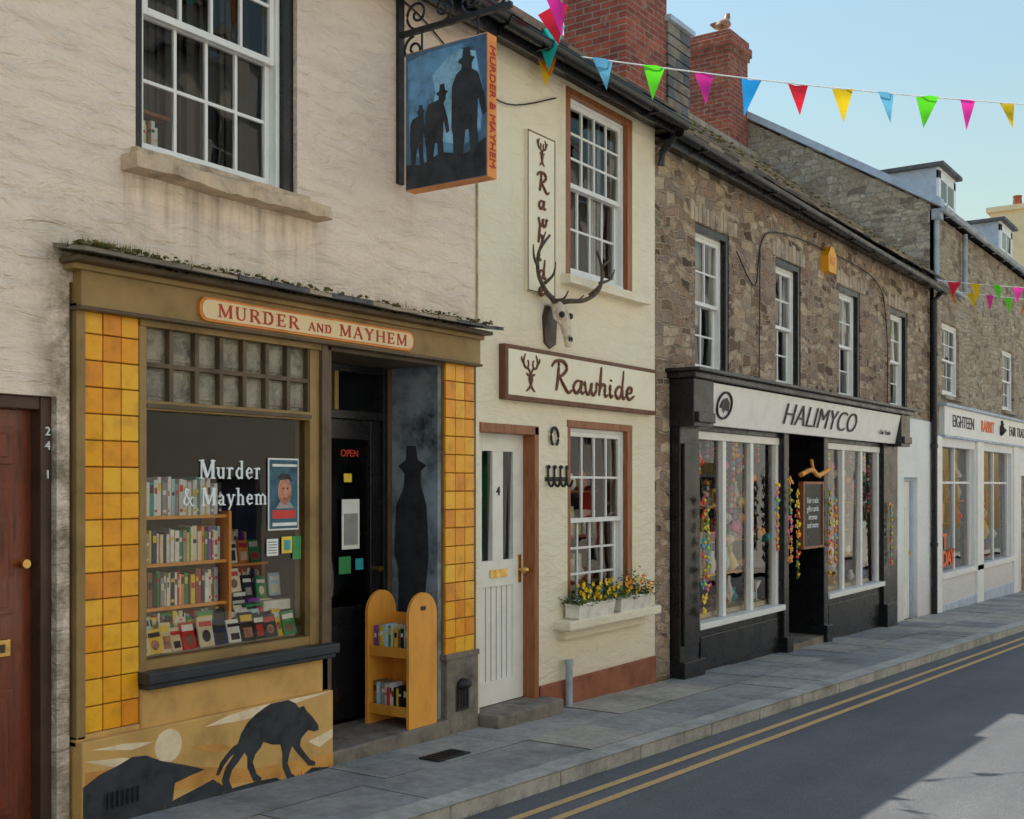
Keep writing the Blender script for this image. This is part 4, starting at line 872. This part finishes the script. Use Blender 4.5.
for a in ((10.36,-.17,.35,1.45),(10.5,-.14,.6,1.35),(12.45,-.10,.9,1.6),(12.78,-.13,.75,1.65),(13.02,-.13,.55,1.5),(14.13,-.13,.5,1.5),(14.34,-.13,.65,1.4),(16.75,-.13,.5,1.3)): garland(*a)
mb=MB(); mb.ext([(14.22,-.10,4.30),(14.50,-.10,4.30),(14.52,-.10,4.50),(14.42,-.10,4.62),(14.30,-.10,4.62),(14.20,-.10,4.50)],(0,.10,0),'alarm'); mb.box(14.28,14.44,-.106,-.1,4.40,4.5,'b_org'); mb.make('burglar_alarm_box',None,.008)
mb=MB(); mb.tube(smoothpts([(11.5,-.03,4.1),(12.0,-.03,3.8),(12.2,-.02,4.3),(12.6,-.03,4.5),(14.2,-.03,4.58),(16.4,-.03,4.5),(16.9,-.03,3.9),(16.95,-.03,2.8)]),.008,'iron',5); mb.tube([(12.15,-.03,4.2),(12.12,-.03,2.75)],.007,'iron',5); mb.make('wall_cables',C)
dp=MB(); dp.tube([(19.33,-.09,-.6),(19.33,-.09,4.6),(19.33,-.2,4.74)],.05,'black',12)
for z in (.6,2.2,3.7): dp.tube([(19.33,-.09,z),(19.33,-.09,z+.06)],.06,'black',12)
dp.make('downpipe',None)

# ================================================================ BUILDING D
Dd=empty('fair_trade_shop_building',(24,0,0))
ups=[(20.17,21.35),(24.95,26.1)]
mb=MB(); wall(mb,19.4,29.5,-1.5,6.1,[(a,b,3.12,4.38) for a,b in ups]+[(19.9,25.75,-1.5,2.3)],0,'stone2',.2)
mb.make('front_wall',Dd)
mb=MB(); mb.ext([(19.4,0,-1),(19.4,7.0,-1),(19.4,7.0,6.2),(19.4,3.55,8.35),(19.4,-.0,6.2)],(.25,0,0),'stone2'); mb.ext([(29.25,0,-1),(29.25,7.0,-1),(29.25,7.0,6.2),(29.25,3.55,8.35),(29.25,0,6.2)],(.25,0,0),'stone2'); mb.quad((19.4,7,-1),(29.5,7,-1),(29.5,7,6.2),(19.4,7,6.2),'stone2'); mb.make('gable_and_rear_walls',Dd)
mb=MB(); roof(mb,19.42,29.5,-.15,6.13,3.55,8.38,['slate','slate2','slate3'],.28,(.25,.42)); roof(mb,19.42,29.5,7.2,6.13,3.57,8.36,['slate'],.5,(.5,.8)); mb.make('roof',Dd)
mb=MB(); mb.ext([(19.33,-.2,6.12),(19.33,3.55,8.40),(19.33,3.55,8.53),(19.33,-.2,6.26)],(.2,0,0),'lead'); mb.ext([(19.34,7.2,6.12),(19.34,3.55,8.40),(19.34,3.55,8.53),(19.34,7.2,6.26)],(.2,0,0),'lead'); mb.make('verge_flashing',Dd)
mb=MB(); gutter(mb,19.4,29.4,-.2,6.12,'grey_pipe'); mb.tube([(19.5,-.08,4.9),(19.5,-.08,6.05)],.045,'grey_pipe'); mb.tube([(19.5,-.09,5.0),(21.4,-.09,4.93)],.04,'grey_pipe'); mb.tube([(21.4,-.09,4.93),(21.4,-.09,6.05)],.045,'grey_pipe'); mb.box(19.42,19.62,-.16,-.02,5.95,6.12,'grey_pipe'); mb.make('gutter_and_pipes',Dd)
mb=MB()
wall(mb,19.5,29.4,-1.5,2.42,[(19.95,22.3,.12,2.25),(22.9,25.6,.12,2.25),(26.6,27.5,-1.5,1.8)],-.05,'white_r',.18); mb.quad((19.5,-.05,-1.5),(19.5,-.05,2.42),(19.5,.02,2.42),(19.5,.02,-1.5),'white_r')
mb.box(22.35,22.85,-.1,.0,-1.2,2.4,'white'); mb.box(19.5,19.85,-.09,.0,-1.2,2.4,'white'); mb.box(25.7,26.1,-.09,0,-1.2,2.4,'white')
mb.box(19.85,26.0,-.10,-.04,.02,.12,'white'); mb.box(19.6,26.05,-.075,-.04,-1.2,-.42,'lead'); mb.make('white_shopfront',Dd,.006)
g=MB(); pane(g,19.95,22.3,.12,2.25,.06,'glass_s',.002); pane(g,22.9,25.6,.12,2.25,.06,'glass_s',.002); g.make('shop_glass',Dd)
mb=MB()
for (a,b) in ((19.95,22.3),(22.9,25.6)):
    mb.box(a,a+.05,.02,.1,.12,2.25,'white'); mb.box(b-.05,b,.02,.1,.12,2.25,'white'); mb.box((a+b)/2-.03,(a+b)/2+.03,.02,.1,.12,2.25,'white'); mb.box(a,b,.03,.1,1.62,1.66,'white')
mb.box(26.6,27.5,.08,.12,-1,1.8,'b_teal'); mb.make('shop_window_frame',Dd,.005)
room(Dd,'shop_interior',19.6,26,.14,3,-.2,2.4,'cream_in')
mb=MB()
for i in range(110):
    x=U(20,25.5); y=U(.15,.9); h=U(.2,.6); z=random.choice([.1,.5,.9,1.3]); k=random.choice(BK)
    if R()<.5: mb.box(x,x+U(.1,.3),y,y+.15,z,z+h,k)
    else: mb.lathe((x,y,z),[(.05,0),(.12,h*.4),(.04,h*.8),(.07,h)],k,10)
for z in (.5,.9,1.3): mb.box(20,25.5,.4,1.0,z-.02,z,'pine')
for i in range(12): x=U(20,25.5); mb.lathe((x,U(.3,.8),1.75),[(.12,0),(.14,.04),(.04,.2),(.01,.35)],random.choice(['b_wht','b_crm','b_red']),12)
mb.make('shop_window_goods',Dd)
for (ch,k,x,z) in (('1','txto',20.3,1.1),('8','b_teal',20.12,.78),('T','txto',20.45,.62),('O','txto',20.12,.40),('D','txto',20.45,.32),('A','txto',20.75,.32),('Y','txto',21.0,.34)):
    text(ch,(x,.03,z),.36,k,Dd,ext=.01,off=.01,name='window_letter',sx=1.3)
sd=empty('fair_trade_shop_sign',(24,-.1,2.7))
mb=MB(); mb.box(19.95,29.3,-.10,0,2.44,2.93,'white'); mb.box(19.9,29.35,-.15,0,2.93,2.98,'lead'); mb.box(19.9,29.35,-.12,0,2.40,2.44,'lead'); mb.make('board',sd,.005)
text('EIGHTEEN',(21.25,-.105,2.69),.30,'txtk',sd,sx=1.15); text('RABBIT',(23.15,-.105,2.69),.30,'txto',sd,sx=1.15,off=.005); text('FAIR TRADE',(26.0,-.105,2.69),.28,'txtk',sd,sx=1.2)
mb=MB(); mb.blob((24.3,-.11,2.68),.09,'txtk',6,1.2,.2); mb.blob((24.36,-.11,2.80),.04,'txtk',6,2,.2); mb.make('rabbit_logo',sd)
for (a,b) in ups:
    mb=MB(); mb.box(a-.05,b+.05,-.08,.1,3.06,3.125,'slate3'); mb.make('sill',Dd); sash('sash_window',Dd,a,b,3.125,4.38,.05,3,2,2,'white',None,.06); room(Dd,'upper_room',a-.3,b+.3,.22,1.8,3,4.6,'mid')
for x0 in (21.1,26.2):
    x1=x0+1.2; mb=MB(); mb.box(x0,x1,.32,2.4,5.9,7.25,'lead'); mb.box(x0,x0+.14,.28,.33,6.3,7.2,'white'); mb.box(x1-.14,x1,.28,.33,6.3,7.2,'white'); mb.box(x0,x1,.28,.33,7.05,7.25,'white'); mb.box(x0,x1,.26,.33,6.2,6.3,'white')
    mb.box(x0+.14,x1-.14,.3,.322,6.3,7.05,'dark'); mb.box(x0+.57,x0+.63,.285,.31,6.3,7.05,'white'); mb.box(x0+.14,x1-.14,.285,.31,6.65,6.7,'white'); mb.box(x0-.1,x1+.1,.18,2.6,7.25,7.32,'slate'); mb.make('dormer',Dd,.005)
    g=MB(); pane(g,x0+.14,x1-.14,6.3,7.05,.295); g.make('dormer_glass',Dd)
E=empty('rendered_end_building',(35,0,0))
mb=MB(); wall(mb,29.5,45,-2,5.6,[(31,32.1,3,4.5),(34,35.1,3,4.5),(37,38.1,3,4.5),(31,33.5,.0,2),(36,38.5,0,2)],-.05,'cream',.2); mb.make('front_wall',E)
mb=MB(); roof(mb,29.5,45,-.25,5.6,3.5,8.2,['slate','slate2'],.3,(.3,.5)); mb.ext([(29.5,0,5.6),(29.5,7,5.6),(29.5,3.5,8.2)],(.2,0,0),'stone2'); mb.make('roof',E)
for a in (31,34,37): sash('sash_window',E,a,a+1.1,3,4.5,.05,3,2,2)
room(E,'interior',30,44,.2,3,-1.5,5,'dark'); mb=MB(); pane(mb,31,33.5,0,2,.05); pane(mb,36,38.5,0,2,.05); mb.make('shop_glass',E)
mb=MB(); mb.box(37.2,38.6,1.6,2.8,6.5,9.9,'signcream'); mb.box(37.1,38.7,1.5,2.9,9.9,10.05,'signcream'); mb.lathe((37.6,2.1,10.0),[(.15,0),(.12,.35),(.14,.4)],'oxide'); mb.make('chimney',E)

# ================================================================ book stand
bs=empty('book_stand',(6.16,.14,.4))
mb=MB(); z0=-.055
def panel(y0,y1):
    p=[(6.01,y0,z0),(6.31,y0,z0),(6.31,y0,.71)]+[(6.16+.15*math.cos(t),y0,.71+.15*math.sin(t)) for t in [math.pi*i/12 for i in range(1,12)]]+[(6.01,y0,.71)]
    mb.ext(p,(0,y1-y0,0),'pine')
panel(-.04,-.02); panel(.33,.35)
for z in (.04,.44): mb.box(6.03,6.29,-.02,.33,z-.02,z,'pine'); mb.box(6.02,6.032,-.02,.33,z-.02,z+.05,'pine')
mb.box(6.275,6.29,-.02,.33,.0,.70,'pine'); mb.make('shelves',bs,.003)
mb=MB(); books(mb,-.32,.01,6.06,.04,.2,.13,axis='y'); books(mb,-.32,.01,6.06,.44,.2,.13,axis='y'); mb.make('books',bs)
hb=MB(); hb.ext(rrect(6.13,6.19,.74,.77,-.0415,.014),(0,.002,0),'txtk'); hb.make('hand_hole',bs)

# ================================================================ pigeon
pg=empty('pigeon',(19,3.5,9.7))
mb=MB(); X,Y,Z=18.95,3.45,9.66
mb.loft([((X+a,Y,Z+z),(0,ry,0),(ty,0,rz)) for a,z,ry,rz,ty in ((-.34,-.02,.03,.01,0),(-.22,.02,.05,.03,0),(-.12,.06,.10,.085,0),(.0,.09,.12,.11,0),(.10,.15,.10,.10,-.02),(.15,.24,.06,.06,-.04),(.17,.30,.055,.055,-.03),(.21,.345,.05,.045,0),(.26,.345,.025,.025,0),(.32,.33,.006,.006,0))],'b_brn',12)
for m in (1,-1):
    mb.tube([(X+.0,Y+m*.04,Z+.02),(X+.01,Y+m*.04,Z-.13)],.012,'signorange',5)
    mb.loft([((X+a,Y+m*.10,Z+z),(0,.02*s,0),(0,0,.07*s)) for a,z,s in ((-.30,.03,.3),(-.1,.08,1),(.06,.12,.9),(.12,.13,.3))],'brown',8)
mb.make('body',pg)

# ================================================================ ground
G=MB(); G.quad((-150,-150,-.16),(300,-150,-.16),(300,150,-.16),(-150,150,-.16),'earth'); 
o=G.make('ground'); 
for v in o.data.vertices: v.co.z=-.16+(-.004-.0255*v.co.x)
def ky(x): return -1.08-.03*(x-6) if x>2 else -.96
def strip(name,ya,yb,z,k,x0=-20,x1=70,n=90):
    mb=MB(); vs=[];fs=[]
    for i in range(n+1):
        x=x0+(x1-x0)*i/n; vs+= [(x,ya(x),z),(x,yb(x),z)]
    for i in range(n): fs.append((2*i,2*i+1,2*i+3,2*i+2))
    mb.add(vs,fs,k); return mb.make(name,None,0,True)
strip('road',lambda x:ky(x)-.13,lambda x:-7.2,-.11,'asphalt')
strip('pavement_bed',lambda x:1.0,lambda x:ky(x)+.02,-.02,'joint')
pv=MB()
for row in range(2):
    x=-6+row*.3
    while x<45:
        w=U(.55,.95); y0a,y1a=(.02,.52) if row==0 else (.53,1.0)
        yy=lambda xx,f:(ky(xx)+.012)*f
        dz=U(-.004,.004); tl=U(-.004,.004)
        p=[(x+.006,yy(x,y0a),dz),(x+w-.006,yy(x+w,y0a),dz+tl),(x+w-.006,yy(x+w,y1a)+.005,dz+tl),(x+.006,yy(x,y1a)+.005,dz)]
        pv.ext(p,(0,0,-.03),'flag%d'%random.choice([0,0,1,2,3]))
        x+=w
pv.make('pavement',None,.006,True)
kb=MB(); x=-6
while x<45:
    w=U(.8,1.1); kb.ext([(x+.003,ky(x),.0),(x+w-.003,ky(x+w),.0),(x+w-.003,ky(x+w)-.13,-.006),(x+.003,ky(x)-.13,-.006)],(0,0,-.16),'kerbm'); x+=w
kb.make('kerb',None,.018,True)
strip('yellow_line',lambda x:ky(x)-.13-.2,lambda x:ky(x)-.13-.26,-.106,'yline',-6,60,120)
strip('yellow_line',lambda x:ky(x)-.13-.38,lambda x:ky(x)-.13-.44,-.106,'yline',-6,60,120)
mb=MB(); mb.box(5.72,6.06,-.52,-.36,.002,.012,'iron')
for i in range(7): mb.box(5.74+i*.045,5.76+i*.045,-.50,-.38,.012,.017,'iron')
mb.make('drain_cover',None,0,True)
mb=MB()
for i in range(900):
    x=U(3.4,19); y=-U(.0,.03)-(.075 if x<5.24 else .0)
    if R()<.5: x=random.choice([5.25,6.45,7.9,9.7,10.0])+U(-.15,.15)
    if R()<.3: y=ky(x)-.135-U(0,.03); zz=-.105
    else: zz=0
    h=U(.01,.045); mb.add([(x-.003,y,zz),(x+.003,y,zz),(x+U(-.02,.02),y-U(0,.03),zz+h)],[(0,1,2)],random.choice(['leaf','grass']))
mb.make('pavement_weeds',None,0,True)

# ================================================================ opposite side of street
pal=[(.92,.85,.73),(.93,.88,.78),(.92,.87,.77),(.90,.81,.66),(.93,.90,.82),(.90,.82,.68),(.93,.89,.81)]  # near-white walls on tall unseen houses, chosen to bounce sun onto the shopfronts
x=-14
for i in range(9):
    c=pal[i%7]; h=[8.4,8.0,8.7,8.2,7.9,8.5,8.1,8.3,8.2][i]; w=[7,6,8,6.5,7.5,6,8,7,7][i]; yf=-8.3
    t=empty('terraced_house',(x+w/2,yf,0)); m=S('house_render_%d'%i,c,.9,.06,2,.3,.02,10)
    mb=MB(); ops=[(x+1,x+1.9,2.9,4.2),(x+w-2.4,x+w-1.5,2.9,4.2),(x+1,x+1.9,5.6,6.7),(x+w-2.4,x+w-1.5,5.6,6.7),(x+.8,x+2.4,.4,1.9),(x+w-2,x+w-1.1,-.8,1.8)]
    wall(mb,x,x+w,-2,h,ops,yf,m,-.2)
    for (a,b,cc,d) in ops[:5]: mb.quad((a,yf-.15,cc),(b,yf-.15,cc),(b,yf-.15,d),(a,yf-.15,d),'black'); mb.box(a,b,yf-.14,yf-.1,(cc+d)/2-.02,(cc+d)/2+.02,'white'); mb.box((a+b)/2-.02,(a+b)/2+.02,yf-.14,yf-.1,cc,d,'white')
    a,b,cc,d=ops[5]; mb.quad((a,yf-.12,cc),(b,yf-.12,cc),(b,yf-.12,d),(a,yf-.12,d),random.choice(['b_green','b_nvy','b_red']))
    mb.box(x+.6,x+2.6,yf,yf+.1,2.0,2.3,random.choice(['b_green','b_nvy','olive','b_crm']))
    mb.make('walls',t); mb=MB(); roof(mb,x,x+w,yf+.2,h,yf-3.5,h+2.2,['slate','slate2'],.4,(.4,.7)); mb.quad((x,yf-7,-2),(x+w,yf-7,-2),(x+w,yf-7,h),(x,yf-7,h),m); mb.quad((x,yf-7,h),(x+w,yf-7,h),(x+w,yf-3.5,h+2.2),(x,yf-3.5,h+2.2),'slate'); mb.make('roof',t)
    x+=w
strip('pavement',lambda x:-6.9,lambda x:-8.4,-.0,'flag3')

# ================================================================ bunting
def bunting(p0,p1,sag,n,cols,size=.22,start=.3,yaw=.3):
    e=empty('bunting',p0); p0=Vector(p0);p1=Vector(p1); L=(p1-p0).length
    f=lambda t:p0.lerp(p1,t)-Vector((0,0,4*sag*t*(1-t)))
    mb=MB(); mb.tube([f(i/60) for i in range(61)],.006,'b_wht',5); mb.make('string',e)
    mb=MB()
    for i in range(n):
        t=(start+i*(L-start)/n)/L; c=f(t); d=(f(min(1,t+.01))-f(max(0,t-.01))).normalized()
        d=(Matrix.Rotation(U(yaw[0],yaw[1]) if isinstance(yaw,tuple) else U(-yaw,yaw),4,'Z')@d); side=d.cross(Vector((0,0,1))).normalized()
        w=size*.42*U(.85,1.05); sw=U(-.35,.35); h=size*U(.9,1.1); tip=c+Vector((0,0,-h))+side*h*sw+d*U(-.06,.06)
        a=c-d*w; b=c+d*w
        N=5; rows=[]
        for r in range(N+1):
            s=r/N; l=a.lerp(tip,s); rr=b.lerp(tip,s); mid=(l+rr)/2+side*.04*math.sin(s*5+i)*(1-s); rows.append((l,mid,rr))
        vs=[v for r in rows for v in r]; fs=[]
        for r in range(N): fs+=[(3*r,3*r+1,3*r+4,3*r+3),(3*r+1,3*r+2,3*r+5,3*r+4)]
        mb.add(vs,fs,F[cols[i%len(cols)]],True)
    mb.make('flags',e)
bunting((7.60,-.12,5.0),(19.7,-8.2,6.5),.35,31,['yellow','lblue','green','pink','blue','red','yellow','lblue','green','pink'],.27,.02)
bunting((7.62,-.12,5.02),(-3.5,-8.2,6.8),.1,48,['orange','teal','red','pink','green','blue','yellow'],.30,.05,(.6,1.5))
bunting((19.5,-.12,4.95),(30,-8.2,5.8),.3,30,['red','yellow','green','pink','lblue'],.27)
bunting((19.5,-.12,4.8),(36,-8.2,6),.3,38,['orange','yellow','pink','green'],.27)

# ================================================================ light, sky, camera
sd_=Vector((.12,1,2.0)).normalized(); el=math.asin(sd_.z); az=math.atan2(sd_.x,sd_.y)
w=bpy.data.worlds.new('World'); scene.world=w; w.use_nodes=True; nt=w.node_tree
bg=nt.nodes['Background']; st=nt.nodes.new('ShaderNodeTexSky'); st.sky_type='NISHITA'; st.sun_disc=False; st.sun_elevation=el; st.sun_rotation=az; st.air_density=2.7; st.dust_density=.7; st.ozone_density=7.0
nt.links.new(st.outputs[0],bg.inputs[0]); bg.inputs[1].default_value=.15
sun=bpy.data.lights.new('sun','SUN'); sun.energy=5; sun.angle=math.radians(.5); sun.color=(1,.94,.83)
so=bpy.data.objects.new('sun',sun); so.rotation_euler=sd_.to_track_quat('Z','Y').to_euler(); so.location=(10,20,40); scene.collection.objects.link(so)
cam=bpy.data.cameras.new('camera'); co=bpy.data.objects.new('camera',cam); scene.collection.objects.link(co); scene.camera=co
co.location=(0,-5,1.6); co.rotation_euler=(math.pi/2,0,math.radians(34.42-90)); cam.sensor_width=36; cam.lens=1150/1024*36; cam.shift_y=75.5/1024; cam.clip_end=1000; cam.clip_start=.05
scene.view_settings.view_transform='Standard'; scene.view_settings.look='None'; scene.view_settings.exposure=0
